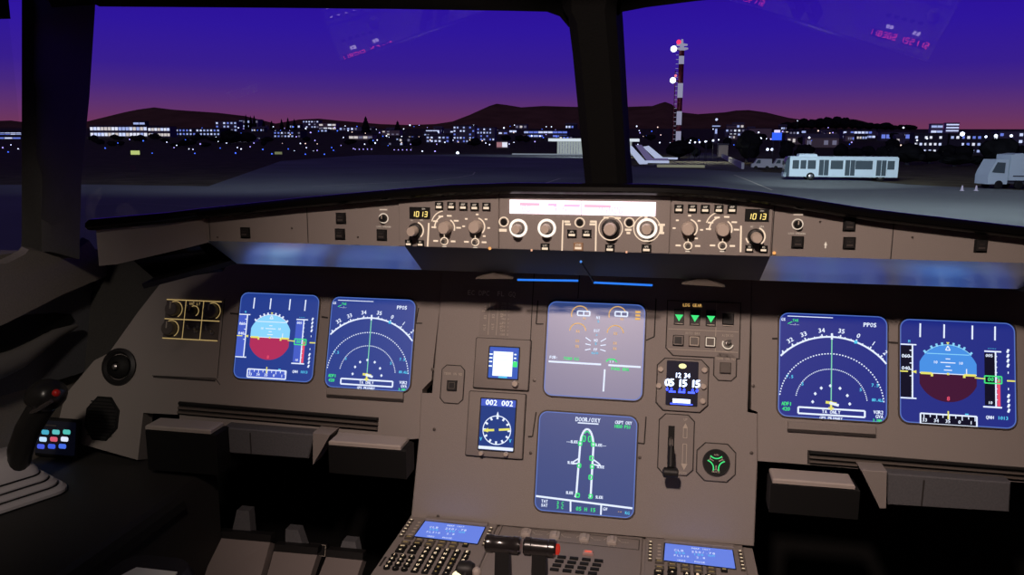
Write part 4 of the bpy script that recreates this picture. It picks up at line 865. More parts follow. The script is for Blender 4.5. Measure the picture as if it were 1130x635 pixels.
# header over both windows
hdrL = [(60, 4), (108, 1), (112, 3), (300, 4.5), (440, 6), (560, 8), (602, 9), (616, 14), (626, 26), (640, 26)]
hdrR = [(668, 30), (681, 16), (690, 9), (716, 4), (770, -3), (900, -16), (1120, -40), (1300, -60)]
for nm, pr_, fn, N in (('trim_2', hdrL, onL, NL), ('trim_3', hdrR, onR, NR)):
    m_ = MB(); rows = []
    for px, py in pr_:
        a = fn(px, py)+N*.012; b = a+Vector((0, 0, .0))-N*.05; up_ = (UP*.22-FW*.16)
        rows.append([a, a+N*.012+up_*.12, a+up_, b+up_, b])
    m_.solid(rows, TRIMD); struct(m_.build(nm))
# left corner post between windscreen and side window
m_ = MB(); rows = []
for y, xs in ((-60, (24, 40, 60, 112)), (10, (24, 40, 60, 108)), (100, (24, 42, 60, 102)), (190, (24, 44, 58, 93)), (262, (24, 46, 56, 91)), (278, (23, 46, 56, 91))):
    a = hit(xs[0], y, (-1.0, 0, 0), (1, 0, 0)); d = onL(xs[3], y)+NL*.02; b = hit(xs[1], y, (-.985, 0, 0), (1, 0, 0)); c = hit(xs[2], y, (-.965, 0, 0), (1, 0, 0))
    ra, rd = ray(xs[0], y).normalized(), ray(xs[3], y).normalized(); rows.append([a, b, c, d, d+rd*.05, a+ra*.09])
m_.solid(rows, TRIM); struct(m_.build('trim_4'))
# side window header + sill, left wall
def wallbox(name, x0, x1, y0, y1, z0, z1, m): m_ = MB(); m_.box(x0, x1, y0, y1, z0, z1, m); return struct(m_.build(name))
zt = hit(10, 20.5, (-1, 0, 0), (1, 0, 0)).z; zs = .318
m_ = MB()
m_.box(-1.06, -1.0, -2.2, .02, zt, 1.3, TRIM); m_.box(-1.06, -1.0, -2.2, .40, FLZ, zs-.05, WALL); m_.box(-1.06, -1.0, -2.2, .0, zs-.05, zs, WALL); m_.box(-1.06, -1.0, -2.2, -.5, zs, zt, WALL);
struct(m_.build('wall_left'))
m_ = MB(); S = [hit(*p, (-.972, 0, 0), (1, 0, 0)) for p in ((-30, 290), (0, 287), (10, 282), (20, 277), (24, 272), (36, 274), (55, 281), (72, 276), (91, 262), (103, 280), (116, 300), (116, 299), (60, 322), (0, 352), (-30, 364))]
m_.solid([[p+Vector((.0, 0, 0)) for p in S], [p+Vector((.022, -.01, -.004)) for p in S]], WALL); struct(m_.build('trim_5'))
# grey lower side panel with arm pocket
m_ = MB(); X = -.985; S = [hit(*p, (X, 0, 0), (1, 0, 0)) for p in ((-30, 364), (0, 352), (60, 322), (116, 299), (118, 330), (117, 395), (96, 410), (70, 418), (45, 425), (0, 438), (-30, 446))]
t = thing('side_lining_panel', 'grey side wall panel with a dark oval grab recess left of the instrument panel', 'wall panel', T(X, 0, .2)); I_ = t.matrix_world.inverted(); m_.T = I_
m_.solid([[p+Vector((-.015, 0, 0)) for p in S], S], WALLB); m_.build('panel', t)
m_ = MB(); m_.T = I_; S = [hit(*p, (X+.001, 0, 0), (1, 0, 0)) for p in ((-40, 378), (0, 358), (28, 348), (60, 345), (78, 347), (82, 354), (76, 361), (60, 364), (30, 377), (0, 390), (-40, 400))]
m_.solid([[p+Vector((-.012, 0, 0)) for p in S], [p+Vector((.0005, 0, 0)) for p in S]], BLACK); m_.build('grab_recess', t)
m_ = MB(); m_.T = I_; m_.tube([hit(*p, (X+.016, 0, 0), (1, 0, 0)) for p in ((-40, 418), (0, 404), (20, 396), (40, 383), (62, 369), (84, 360))], [.022, .021, .018, .014, .010, .004], mat('grab_grey', (.14, .13, .12), .5)); m_.build('grab_handle', t)
# corner closing panel between side wall and instrument panel
m_ = MB(); S = [(-.985, .22, .33), (-.70, .30, .33), (-.78, .30, .05), (-.985, .10, -.02)]
A = [hit(116, 298, (-.99, 0, 0), (1, 0, 0)), hit(117, 400, (-.99, 0, 0), (1, 0, 0)), hit(100, 450, (-.99, 0, 0), (1, 0, 0))]
m_.solid([[Vector((-.99, .16, .30)), Vector((-.99, .12, .08)), Vector((-.99, .06, -.08)), Vector((-.82, .03, -.06)), Vector((-.78, .12, .3))], [Vector((-.99, .3, .30)), Vector((-.99, .3, .08)), Vector((-.99, .3, -.08)), Vector((-.82, .3, -.06)), Vector((-.78, .3, .3))]], TRIM); struct(m_.build('trim_6'))
wallbox('wall_right', 1.0, 1.06, -2.2, .6, FLZ, 1.3, WALL)
wallbox('wall_back', -1.06, 1.06, -2.26, -2.2, FLZ, 1.3, WALL)
wallbox('wall_front', -1.06, 1.06, .34, .40, FLZ, .33, TRIMD)
wallbox('floor', -1.06, 1.06, -2.26, .40, FLZ-.05, FLZ, mat('floor_carpet', (.02, .02, .022), .9, 0, .2, .4, 200))
m_ = MB()
m_.solid([[(-1.06, -2.26, 1.3), (1.06, -2.26, 1.3), (1.06, -2.26, 1.35), (-1.06, -2.26, 1.35)], [(-1.06, -.7, 1.3), (1.06, -.7, 1.3), (1.06, -.7, 1.35), (-1.06, -.7, 1.35)], [(-1.06, -.25, .80), (1.06, -.25, .80), (1.06, -.2, .86), (-1.06, -.2, .86)]], TRIMD)
struct(m_.build('ceiling'))

# ------------------------------------------------------------------ cockpit light
def area(name, loc, to, size, power, col, spread=None, sx=None):
    l = bpy.data.lights.new(name, 'AREA'); l.shape = 'DISK' if sx is None else 'RECTANGLE'; l.size = size; l.energy = power; l.color = col
    if sx: l.size_y = sx
    if spread: l.spread = spread
    o = bpy.data.objects.new(name, l); COL.objects.link(o); o.location = loc; o.rotation_euler = (Vector(to)-Vector(loc)).to_track_quat('-Z', 'Y').to_euler(); return o
def spot(name, loc, to, size, power, col, ang, blend, r):
    l = bpy.data.lights.new(name, 'SPOT'); l.energy = power; l.color = col; l.spot_size = math.radians(ang); l.spot_blend = blend; l.shadow_soft_size = r
    o = bpy.data.objects.new(name, l); COL.objects.link(o); o.location = loc; o.rotation_euler = (Vector(to)-Vector(loc)).to_track_quat('-Z', 'Y').to_euler(); return o
spot('dome_lamp', (-.06, -1.32, 1.175), (.13, -.06, .14), 0, 68, (1, .765, .66), 61, 1.0, .05)
spot('side_lamp', (-.35, -1.5, 1.05), (-1.06, -.14, .10), 0, 26, (1, .86, .74), 32, 1.0, .06)
# ================================================================== OUTSIDE: sky, ground, hills
GZ = -4.1
w = bpy.data.worlds.new('dusk_sky'); scene.world = w; w.use_nodes = True; nt = w.node_tree; bg = nt.nodes['Background']
tc = nt.nodes.new('ShaderNodeTexCoord'); sx = nt.nodes.new('ShaderNodeSeparateXYZ'); rp = nt.nodes.new('ShaderNodeValToRGB'); mp = nt.nodes.new('ShaderNodeMapRange')
nt.links.new(tc.outputs['Generated'], sx.inputs[0]); nt.links.new(sx.outputs['Z'], mp.inputs['Value']); mp.inputs['From Min'].default_value = 0; mp.inputs['From Max'].default_value = .5
nt.links.new(mp.outputs[0], rp.inputs[0]); nt.links.new(rp.outputs[0], bg.inputs['Color']); bg.inputs['Strength'].default_value = 1
cr = rp.color_ramp; stops = [(0, (120, 58, 84)), (.04, (114, 56, 94)), (.085, (95, 50, 116)), (.125, (74, 41, 132)), (.17, (58, 31, 146)), (.26, (48, 23, 160)), (.37, (42, 12, 158)), (.6, (20, 8, 80)), (1, (10, 6, 40))]
while len(cr.elements) < len(stops): cr.elements.new(.5)
for e, (p, c) in zip(cr.elements, stops): e.position = p; e.color = (*lin(c), 1)

GRASS = mat('dark_grass', (.10, .085, .05), .95, 0, .05, .3, .3, .35)
CONC = mat('apron_concrete', (.20, .22, .22), .8, 0, .25, 0, .05, .2)
m_ = MB(); 
for rect_ in ((-4000, 60, 4000, 4000),): pass
def gz(y): return GZ if y < 430 else GZ+(y-430)*.030 if y < 1400 else GZ+970*.030+(y-1400)*.004
m_ = MB(); ys = [-60, 60, 130, 200, 300, 430, 600, 800, 1100, 1400, 2500, 6000]
m_.solid([[(-6000, y, gz(y)), (6000, y, gz(y)), (6000, y, gz(y)-2), (-6000, y, gz(y)-2)] for y in ys], GRASS); o = m_.build('ground'); struct(o)
# paved apron
m_ = MB(); A = [gnd(*p) for p in ((-300, 206), (95, 204), (230, 206), (270, 192), (310, 178), (400, 171.5), (520, 170.5), (642, 171), (700, 184), (860, 191), (1000, 204), (1200, 214))]
pl = [(p.x, p.y) for p in A]+[(80, -40), (-160, -40)]
m_.prism(pl, GZ, GZ+.03, CONC); struct(m_.build('apron'))
LINE = mat('ground_paint', (.55, .53, .45), .8)
def gline(pxs, wd, nm='apron_marking'):
    P = [gnd(*p, GZ+.035) for p in pxs]; m_ = MB()
    for a, b in zip(P, P[1:]):
        d = (b-a).normalized(); n = Vector((-d.y, d.x, 0))*wd/2; m_.face([a-n, b-n, b+n, a+n], LINE)
    return m_.build(nm, None, flat=True)
tag(gline([(345, 206), (400, 203), (470, 200), (505, 196), (522, 193), (524, 190), (508, 189)], .22), 'thin curved taxi line across the dark apron left of the centre post', 'ground marking')
tag(gline([(593, 205), (618, 197), (642, 197)], .3), 'short pale angled line on the apron just left of the centre post', 'ground marking')
tag(gline([(810, 193), (828, 200), (852, 210)], .25), 'thin pale slanting line on the apron in front of the bus', 'ground marking')
tag(gline([(95, 226), (150, 224), (260, 231), (330, 236)], .06), 'faint thin line on the apron at the far left', 'ground marking')
# asphalt road behind the tree
m_ = MB(); A = [gnd(*p, GZ+.05) for p in ((700, 184), (795, 187), (812, 190), (842, 189), (800, 175), (784, 168), (768, 168), (757, 176))]
m_.prism([(p.x, p.y) for p in A], GZ, GZ+.06, mat('road_asphalt', (.10, .095, .075), .85)); struct(m_.build('road'))

HILL = mat('hill_scrub', (.24, .13, .09), 1, 0, 0, 0, .01, .2)
def hill(nm, prof, D, depth=900):
    top_ = [aty(px, py, D) for px, py in prof]; m_ = MB(); rows = []
    for i, p in enumerate(top_):
        j = noise.noise(Vector((i*1.7, D, 0)))*3; base = gz(D)-3
        rows.append([(p.x, D-depth, base-20), (p.x, D-depth*.5, base+(p.z-base)*.45+j*3), (p.x, D-depth*.15, base+(p.z-base)*.85+j), (p.x, D, p.z), (p.x, D+depth*.6, base+(p.z-base)*.5), (p.x, D+depth, base-20)])
    m_.solid(rows, HILL); struct(m_.build(nm))
hill('hill_left', [(-200, 152), (-60, 140), (-20, 134), (12, 133), (40, 138), (80, 141), (100, 138), (120, 132), (145, 126), (152, 121), (170, 118.5), (190, 121), (210, 122.5), (240, 124.5), (270, 128), (285, 132), (300, 139), (330, 150)], 3600, 700)
hill('hill_middle', [(290, 146), (330, 132), (352, 131), (372, 133), (420, 137), (450, 138), (480, 137), (500, 134), (512, 131), (525, 124), (540, 117), (548, 114.5), (560, 116), (575, 118.5), (600, 117), (635, 118), (690, 118), (720, 117), (727, 114.5), (734, 112.5), (741, 115), (752, 124), (770, 126), (800, 124), (812, 122), (826, 121.5), (845, 124), (870, 130), (890, 133), (920, 137), (960, 141), (990, 146), (1060, 150)], 4200, 900)
hill('hill_right', [(760, 160), (820, 150), (860, 138), (880, 134.5), (900, 132), (915, 131), (930, 131), (945, 132), (955, 136), (975, 140), (995, 144), (1030, 146), (1080, 144), (1120, 145), (1300, 142)], 2300, 500)

# ------------------------------------------------------------------ buildings
BW = {k: mat('wall_'+k, c, .85) for k, c in {'grey': (.16, .16, .2), 'beige': (.42, .36, .28), 'dark': (.05, .05, .07), 'white': (.5, .52, .56)}.items()}
LW = [emi('window_light_%d' % i, c, k) for i, (c, k) in enumerate([((205, 215, 255), 1.15), ((170, 185, 240), 1), ((225, 228, 245), 1.1), ((225, 215, 215), .9), ((110, 130, 230), 1), ((120, 118, 145), .8), ((170, 120, 130), .9)])]
WM = {}
def winmesh(w_, h_, m):
    k = (round(w_, 1), round(h_, 1), m.name)
    if k not in WM: b = MB(); b.box(-w_/2, w_/2, 0, -.15, -h_/2, h_/2, m); WM[k] = b.mesh('window')
    return WM[k]
def yat(py):   # distance at which the rising ground shows at this height of the photo
    best = 300
    for y in range(180, 1900, 10):
        h = aty(565, py, y)
        if h.z <= gz(y)+.2: best = y; break
    else: best = 1400
    return best
def building(px0, px1, pt, pb, wall, rows, cols, lights, lab, cat='building', nm='building', D=None, fill=.7, roof='flat', p=1, group=None, ww=.5, wh=.45, lit=None):
    D = D or yat(pb); a, b = aty(px0, pb, D), aty(px1, pb, D); top_ = aty((px0+px1)/2, pt, D); z0 = gz(D); W_, H = b.x-a.x, max(2.5, top_.z-z0); dp = max(8, min(W_*.5, 22))
    t = thing(nm, lab, cat, T((a.x+b.x)/2, D, z0), group); m_ = MB(); zb = max(0, a.z-z0-1)
    m_.box(-W_/2, W_/2, 0, dp, -1.5, H, BW[wall]); m_.build('walls', t)
    m_ = MB()
    if roof == 'flat': m_.box(-W_/2-.3, W_/2+.3, -.3, dp+.3, H, H+.5, BW['dark'] if lit is None else lit)
    else: m_.solid([[(-W_/2-.4, -.5, H), (-W_/2-.4, dp+.5, H), (-W_/2-.4, dp/2, H+min(3, dp*.25))], [(W_/2+.4, -.5, H), (W_/2+.4, dp+.5, H), (W_/2+.4, dp/2, H+min(3, dp*.25))]], BW['grey'])
    m_.build('roof', t); hh = (H-zb)
    for r in range(rows):
        for c in range(cols):
            if random.random() > p: continue
            cw = W_/cols; ch = hh/rows; L_ = random.choice(lights); o = bpy.data.objects.new('window', winmesh(cw*ww, ch*wh, LW[L_])); COL.objects.link(o); o.parent = t; o.location = (-W_/2+cw*(c+.5), 0, zb+ch*(r+.5))
    return t
B_ = building
B_(100, 163, 139, 153, 'grey', 2, 16, [0, 2, 1, 3], 'long two-storey terminal with rows of pale lit windows below the left hill', p=.95, ww=.8, wh=.55)
B_(147, 160, 134, 138, 'dark', 1, 2, [0, 1], 'small blue-white lit roof house above the long terminal', D=1150, ww=.9)
B_(164, 188, 140, 153, 'grey', 2, 7, [0, 2, 3], 'pale lit block joined to the right end of the long terminal', ww=.8, wh=.5)
B_(190, 243, 142, 151, 'dark', 2, 14, [0, 1, 1, 4], 'long low building with tiny regular blue-white windows below the left hill', p=.9)
B_(238, 262, 134, 146, 'grey', 3, 6, [0, 1, 4, 5], 'stepped white-lit block to the left of the dark trees on the slope', p=.7)
B_(264, 285, 132, 142, 'grey', 2, 5, [1, 5, 0], 'grey block with bluish lit top floor under the row of small fir trees', p=.8, ww=.8)
B_(255, 279, 153, 158, 'white', 1, 3, [0], 'low shed with a bright blue-white front strip, left of centre', nm='shed', cat='shed', ww=.95, wh=.7)
B_(302, 332, 145, 153, 'dark', 2, 8, [1, 4, 0, 5], 'dark low block with two rows of tiny blue windows', p=.8)
B_(334, 352, 133, 141, 'grey', 3, 6, [5, 1, 0], 'grey apartment block left of the tall conical tree', p=.7)
B_(352, 371, 136, 144, 'beige', 2, 4, [3, 5, 2], 'warm beige-lit house left of the tall conical tree', ww=.8, p=.8)
B_(374, 399, 140, 145, 'grey', 1, 6, [5, 1, 0], 'narrow grey block just left of the tall conical tree', p=.8)
B_(385, 411, 149, 155, 'beige', 1, 5, [3, 5, 5], 'beige block with lit front below the tall conical tree', ww=.85)
B_(421, 441, 144, 150, 'beige', 2, 4, [3, 5, 2], 'beige house between the two conical trees', p=.8)
B_(470, 485, 143, 148, 'white', 1, 2, [0], 'small house with one wide white-lit window, centre of the left windscreen', ww=.95, wh=.6)
B_(470, 496, 150, 158, 'grey', 2, 6, [0, 1, 4], 'grey block with scattered bluish windows left of the bluish lit blocks', p=.7)
B_(500, 524, 139, 158, 'grey', 5, 7, [0, 4, 1, 4], 'tall bluish lit apartment block at the foot of the middle hill', p=.6)
B_(526, 546, 141, 156, 'grey', 4, 6, [4, 1, 0], 'second bluish lit apartment block at the foot of the middle hill', p=.55)
B_(548, 560, 156, 163, 'beige', 1, 2, [6, 2], 'small pinkish lit house left of the white pavilion', ww=.95, wh=.7, D=480)
B_(557, 570, 143, 147, 'grey', 1, 3, [4, 0], 'small low house with bright blue windows on the slope of the middle hill', ww=.9)
B_(578, 626, 144, 152, 'grey', 2, 9, [0, 4, 4, 1], 'long bluish lit building behind the white pavilion', ww=.9, p=.8)
B_(440, 462, 152, 158, 'dark', 1, 5, [1, 5, 3], 'dark low block right of the smaller conical tree', p=.7)
B_(420, 445, 157, 162, 'dark', 1, 6, [0, 5], 'dark low hut row near the field lights in the centre', p=.6)
B_(800, 822, 142, 150, 'grey', 2, 5, [1, 5, 2], 'grey block directly right of the slim control tower', p=.7)
B_(826, 851, 142, 152, 'beige', 1, 3, [5], 'plain beige block left of the blue lit sign', p=.5)
B_(868, 884, 151, 158, 'beige', 1, 3, [3, 2], 'small beige house just right of the blue lit sign', roof='gable', p=.7)
B_(888, 925, 152, 165, 'beige', 1, 4, [5], 'wide beige warehouse behind the bus', D=520, roof='gable', p=.5)
B_(930, 966, 144, 152, 'grey', 2, 9, [4, 0, 1], 'blue-lit low building above the front half of the bus', p=.8, ww=.8)
B_(972, 1004, 146, 154, 'grey', 1, 6, [0, 4], 'blue-lit low building above the rear end of the bus', p=.9, ww=.8)
B_(1007, 1044, 148, 172, 'dark', 3, 7, [0, 2, 1], 'left wing of the large office block with a grid of lit windows', D=430, p=.85, wh=.35)
B_(1046, 1100, 148, 172, 'dark', 3, 9, [0, 2, 1, 4], 'right wing of the large office block with a grid of lit windows', D=430, p=.9, wh=.38)
B_(1027, 1040, 137, 147, 'white', 2, 2, [0, 1], 'left one of two blue-white lit towers above the large office block', D=900, ww=.9, wh=.4)
B_(1043.5, 1058, 136, 145, 'white', 3, 1, [0], 'right one of two blue-white lit towers above the large office block', D=950, ww=.95, wh=.4)
B_(1100, 1150, 145, 168, 'grey', 3, 7, [0, 1, 4], 'office block with pale lit windows at the right edge behind the truck', D=470, p=.8, wh=.4)
B_(-30, 24, 146, 153, 'grey', 2, 9, [0, 1, 4], 'lit building seen through the side window, upper of two', ww=.9, D=800)
B_(-30, 24, 155, 162, 'grey', 1, 6, [4, 0], 'lit building seen through the side window, lower of two', ww=.9, D=620)
rs = random.Random(3)
HS = [(o_.location.x, o_.location.y, (max(v[0] for v in o_.children[0].bound_box))) for o_ in bpy.data.objects if o_.get('category') in ('building', 'shed') and o_.location.y > 100]
for i in range(46):   # small houses of the town on the slope
    x = rs.choice([rs.uniform(262, 625), rs.uniform(262, 625), rs.uniform(795, 1000)]); pb = rs.uniform(141, 157); wd = rs.uniform(6, 15)
    D = yat(pb)
    for k_ in range(40):
        c = aty(x+wd/2, pb, D); r_ = max(5, wd*D/FPX*.75)
        if all(abs(c.x-a_) > r_+b_ or abs(D-d_) > 24 for a_, d_, b_ in HS): break
        D += 26
    HS.append((c.x, D, r_))
    B_(x, x+wd, pb-rs.uniform(2.5, 5.5), pb, rs.choice(['dark', 'grey', 'beige', 'dark']), 1, rs.choice([2, 3, 4]), [0, 1, 3, 4, 5, 5], 'small dark house with a few lit windows among the houses on the slope', 'house', 'house', p=.75, roof=rs.choice(['flat', 'gable']), group='small houses on the slope', ww=.6, wh=.4, D=D)

# white pavilion crossed by the centre post
D = 322; a = aty(606, 171, D); b = aty(704, 171, D); top_ = aty(640, 153, D).z-GZ; W_ = b.x-a.x
t = thing('pavilion', 'bright white flat-roofed pavilion crossed by the centre window post', 'building', T(a.x, D, GZ)); m_ = MB(); WHT = emi('pavilion_roof', (225, 235, 245), .95)  # roof and walls painted bright by emission, they are no lamps
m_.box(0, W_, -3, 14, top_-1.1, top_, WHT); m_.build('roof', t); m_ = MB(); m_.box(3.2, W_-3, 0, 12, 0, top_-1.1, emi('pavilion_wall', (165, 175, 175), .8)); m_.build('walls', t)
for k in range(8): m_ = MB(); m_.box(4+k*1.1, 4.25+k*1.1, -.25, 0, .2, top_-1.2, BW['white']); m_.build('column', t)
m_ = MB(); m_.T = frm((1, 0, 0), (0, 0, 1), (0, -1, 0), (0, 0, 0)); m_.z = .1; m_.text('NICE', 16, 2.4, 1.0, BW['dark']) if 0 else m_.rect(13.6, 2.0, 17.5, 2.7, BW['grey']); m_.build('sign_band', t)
m_ = MB(); m_.box(-14, W_, -6, -3, 0, .5, emi('kerb_glow', (150, 160, 175), .6)); m_.build('kerb', t)  # kerb brightness painted in as emission, no lamp in it
# boarding ramps right of the post
for k, (q, d) in enumerate((([(690, 161), (697, 161), (715, 181), (706, 182)], 185), ([(701, 160), (708, 160), (722, 177), (714, 178)], 215), ([(709, 162), (716, 161), (733, 175), (724, 176)], 230))):
    P = [aty(*p, d) for p in q]; t = thing('boarding_stairs', ('nearest', 'middle', 'farthest')[k]+' of three white slanted boarding stairs right of the centre post', 'stairs', T(P[3].x, d, GZ)); m_ = MB(); m_.T = t.matrix_world.inverted()
    WSt = emi('stairs_white', (190, 200, 235), .85) if k != 1 else emi('stairs_dim', (120, 110, 160), .6)  # emission paints the stairs bright, they are not a light source
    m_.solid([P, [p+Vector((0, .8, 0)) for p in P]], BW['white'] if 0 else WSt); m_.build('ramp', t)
    m_ = MB(); m_.T = t.matrix_world.inverted(); b0 = (P[2]+P[3])/2
    m_.box(b0.x-.6, b0.x+[5.6, 4.5, 4.8][k], d-.5, d+1.8, GZ+.3, GZ+.8, WSt); m_.build('base', t)
    m_ = MB(); m_.T = t.matrix_world.inverted()
    for e in (0, 1): m_.rod(b0+Vector((e*4, 0, -.3)), Vector((b0.x+e*4, d+2, GZ+.35)), .35, BW['dark'])
    m_.rod(P[0]+Vector((.6, 1, -.3)), Vector((P[0].x+.9, d+1, GZ)), .15, BW['dark']); m_.build('undercarriage', t)
m_ = MB(); a, b = gnd(725, 185), gnd(776, 184.5); m_.box(a.x, b.x, a.y, a.y+.8, GZ+.03, GZ+.55, emi('kerb_warm', (150, 150, 130), .6)); tag(m_.build('lit_kerb', None), 'low pale lit kerb in front of the dark round tree', 'kerb')  # lit look of this kerb is painted in as emission

# ------------------------------------------------------------------ striped mast, tower, sign
D = 262; base = aty(748.3, 158, D); zt_ = aty(749, 56, D).z; H = zt_-GZ; r = .8
t = thing('striped_mast', 'tall red and white striped mast with a platform and lamps', 'mast', T(base.x, D, GZ)); MR = mat('mast_red', (.16, .012, .02), .6); MW = emi('mast_white', (165, 165, 195), .75)  # white paint glows: its brightness at night is put in as emission
zs_ = [GZ]+[aty(749, y, D).z for y in (158, 145, 138, 123, 108, 92, 71, 62)]+[zt_]
for i, (za, zb_) in enumerate(zip(zs_, zs_[1:])):
    m_ = MB(); m_.lathe([(r, za-GZ), (r, zb_-GZ)], (MR, MW)[i % 2] if i else MR, seg=12); m_.build('red_band' if i % 2 == 0 else 'white_band', t, label='red band' if i % 2 == 0 else 'white band')
m_ = MB(); m_.lathe([(.6, H), (1.9, H+.4), (1.9, H+.8), (.6, H+.8), (.6, H+1.5), (1.7, H+1.5), (1.7, H+1.9), (.4, H+2.2), (.3, H+3.4)], MW, seg=12); m_.build('platform', t)
def dot(nm, px, py, rad, m, lab=None): c = aty(px, py, D); b_ = MB(); b_.ball((c.x-base.x, -1.2, c.z-GZ), rad, m, 2); b_.build(nm, t, label=lab)
dot('warning_light', 749, 47, .75, emi('beacon_red', (255, 60, 110), 1.3), 'red warning light'); dot('floodlight', 743.5, 54.5, 1.0, emi('flood_white', (225, 235, 255), 2.5)); dot('floodlight', 742.5, 89, .95, emi('flood_white', (225, 235, 255), 2.5)); dot('warning_light', 745.5, 84, .42, emi('beacon_pink', (255, 130, 150), 1.2), 'pink warning light')
m_ = MB()
for py in (54.5, 89): c = aty(743.5, py, D); m_.rod((c.x-base.x, -1.0, c.z-GZ), (0, 0, c.z-GZ-.4), .22, MR)
for k in range(20): m_.box(-1.7, -.9, -.1, .1, 6+k*1.35, 6.12+k*1.35, MW)
m_.rod((-1.7, 0, 3), (-1.7, 0, H-6), .12, MR); m_.build('ladder', t)
D = 600; base = aty(789.5, 158, D); H = aty(789.5, 132, D).z-gz(D)
t = thing('control_tower', 'slim distant control tower with lit cab, right of the striped mast', 'tower', T(base.x, D, gz(D))); m_ = MB(); m_.lathe([(1.6, 0), (1.3, H*.62)], BW['grey'], seg=12); m_.build('shaft', t)
m_ = MB(); m_.lathe([(1.3, H*.62), (3, H*.68), (3, H*.7)], BW['grey'], seg=12); m_.lathe([(3, H*.74), (2, H*.78), (.2, H*.8), (.15, H)], BW['dark'], seg=12); m_.build('cab_roof', t)
m_ = MB(); m_.lathe([(2.6, H*.7), (2.9, H*.74)], LW[1], seg=12); m_.build('cab_windows', t); m_ = MB(); m_.ball((0, 0, H), 1.0, LW[0], 1); m_.build('beacon', t)
for z in (.45, .55): m_ = MB(); m_.box(-.7, .7, -1.7, -1.2, H*z-.8, H*z+.8, LW[1]); m_.build('window', t)
D = 330; c = aty(857.5, 149, D); t = thing('lit_sign', 'glowing blue billboard with a pink-white top on posts', 'sign', T(c.x, D, GZ)); hz = c.z-GZ
m_ = MB(); m_.box(-1.8, 1.8, 0, .4, hz-2.0, hz+.9, emi('sign_blue', (50, 95, 240), 1.2)); m_.build('sign_face', t); m_ = MB(); m_.box(-1.1, 1.1, -.05, .4, hz+.9, hz+1.9, emi('sign_pinkwhite', (225, 215, 255), 1.1)); m_.build('sign_top', t)
m_ = MB(); m_.rod((-1.2, .3, 0), (-1.2, .3, hz-2), .15, BW['dark']); m_.rod((1.2, .3, 0), (1.2, .3, hz-2), .15, BW['dark']); m_.build('posts', t)
c = gnd(149, 172); t = thing('taxiway_sign', 'small glowing yellow-green taxiway sign on the dark field at the left', 'sign', T(c.x, c.y, GZ)); m_ = MB(); m_.box(-1.5, 1.5, 0, .4, .35, 1.65, emi('taxi_yellow', (190, 205, 125), 1)); m_.build('sign_face', t); m_ = MB()
for x in (-1, 1): m_.box(x-.1, x+.1, .1, .3, 0, .4, BW['dark'])
m_.build('legs', t)
c = gnd(307, 171.5); t = thing('taxiway_sign', 'small dim taxiway sign on the dark field, further right', 'sign', T(c.x, c.y, GZ)); m_ = MB(); m_.box(-1.3, 1.3, 0, .4, .35, 1.2, emi('taxi_dim', (120, 125, 90), .9)); m_.build('sign_face', t); m_ = MB()
for x in (-1, 1): m_.box(x-.1, x+.1, .1, .3, 0, .4, BW['dark'])
m_.build('legs', t)
# wall along the road
m_ = MB(); P = [gnd(*p) for p in ((818, 187), (806, 180), (796, 174))]
for a, b in zip(P, P[1:]): m_.solid([[a, a+Vector((.5, 0, 0)), a+Vector((.5, 0, 1.2)), a+Vector((0, 0, 1.2))], [b, b+Vector((.5, 0, 0)), b+Vector((.5, 0, 1.2)), b+Vector((0, 0, 1.2))]], BW['white'])
tag(m_.build('roadside_wall', None), 'low pale wall along the right side of the lamplit road', 'wall')
B_(793, 803, 160, 174, 'beige', 1, 1, [5], 'small olive hut at the bend of the lamplit road', nm='hut', cat='hut', D=300, p=.0)

# ------------------------------------------------------------------ trees
LEAF = mat('dark_foliage', (.018, .02, .02), 1, 0, 0, 0, .5, .3)
FOOT = []
def free(px, D, rpx, step=14, y0=0):
    for k in range(60):
        c = aty(px, 158, D); r_ = rpx*D/FPX
        if all((c.x-x)**2+(c.y-y)**2 > (r_+r2)**2 for x, y, r2 in FOOT): break
        D += step
    FOOT.append((c.x, c.y, r_)); return D
for o_ in [x for x in bpy.data.objects if x.get('category') in ('building', 'house', 'shed', 'hut', 'tower', 'mast')]:
    wl = [c_ for c_ in o_.children if c_.name.startswith('walls')]
    if wl:
        bb = [o_.matrix_world @ Vector(v) for v in wl[0].bound_box]; x0, x1 = min(v.x for v in bb), max(v.x for v in bb); y0, y1 = min(v.y for v in bb), max(v.y for v in bb); n_ = max(1, int((x1-x0)/(y1-y0)+.5))
        for i_ in range(n_): FOOT.append((x0+(x1-x0)*(i_+.5)/n_, (y0+y1)/2, (y1-y0)*.72))
def tree(px, pt, pb, wpx, kind, D, lab, group=None):
    D = free(px, D, wpx*.72)
    b = aty(px, pb, D); H = aty(px, pt, D).z-gz(D); W_ = wpx*D/FPX*1.02; t = thing('conifer_tree' if kind == 'c' else 'round_tree', lab, 'tree', T(b.x, D, gz(D)), group)
    m_ = MB(); m_.rod((0, 0, -.5), (0, 0, H*.5), W_*.06+.1, BW['dark'], W_*.03); m_.build('trunk', t); m_ = MB()
    if kind == 'c': m_.lathe([(W_*.5, H*.08), (W_*.34, H*.3), (W_*.42, H*.32), (W_*.24, H*.55), (W_*.3, H*.57), (W_*.13, H*.78), (W_*.17, H*.8), (.02, H)], LEAF, seg=9)
    else:
        rr = random.Random(int(px*7)); 
        for k in range(5): m_.ball((rr.uniform(-.25, .25)*W_, rr.uniform(-.2, .2)*W_, H*rr.uniform(.42, .68)), W_*.33, LEAF, 2, min(1.3, H*.3/(W_*.33)), .35)
        m_.ball((0, 0, H*.55), W_*.42, LEAF, 2, min(1.5, H*.44/(W_*.42)), .3)
    m_.build('crown', t)
tree(748, 155, 180, 30, 'r', 243, 'dark bushy round tree at the foot of the striped mast')
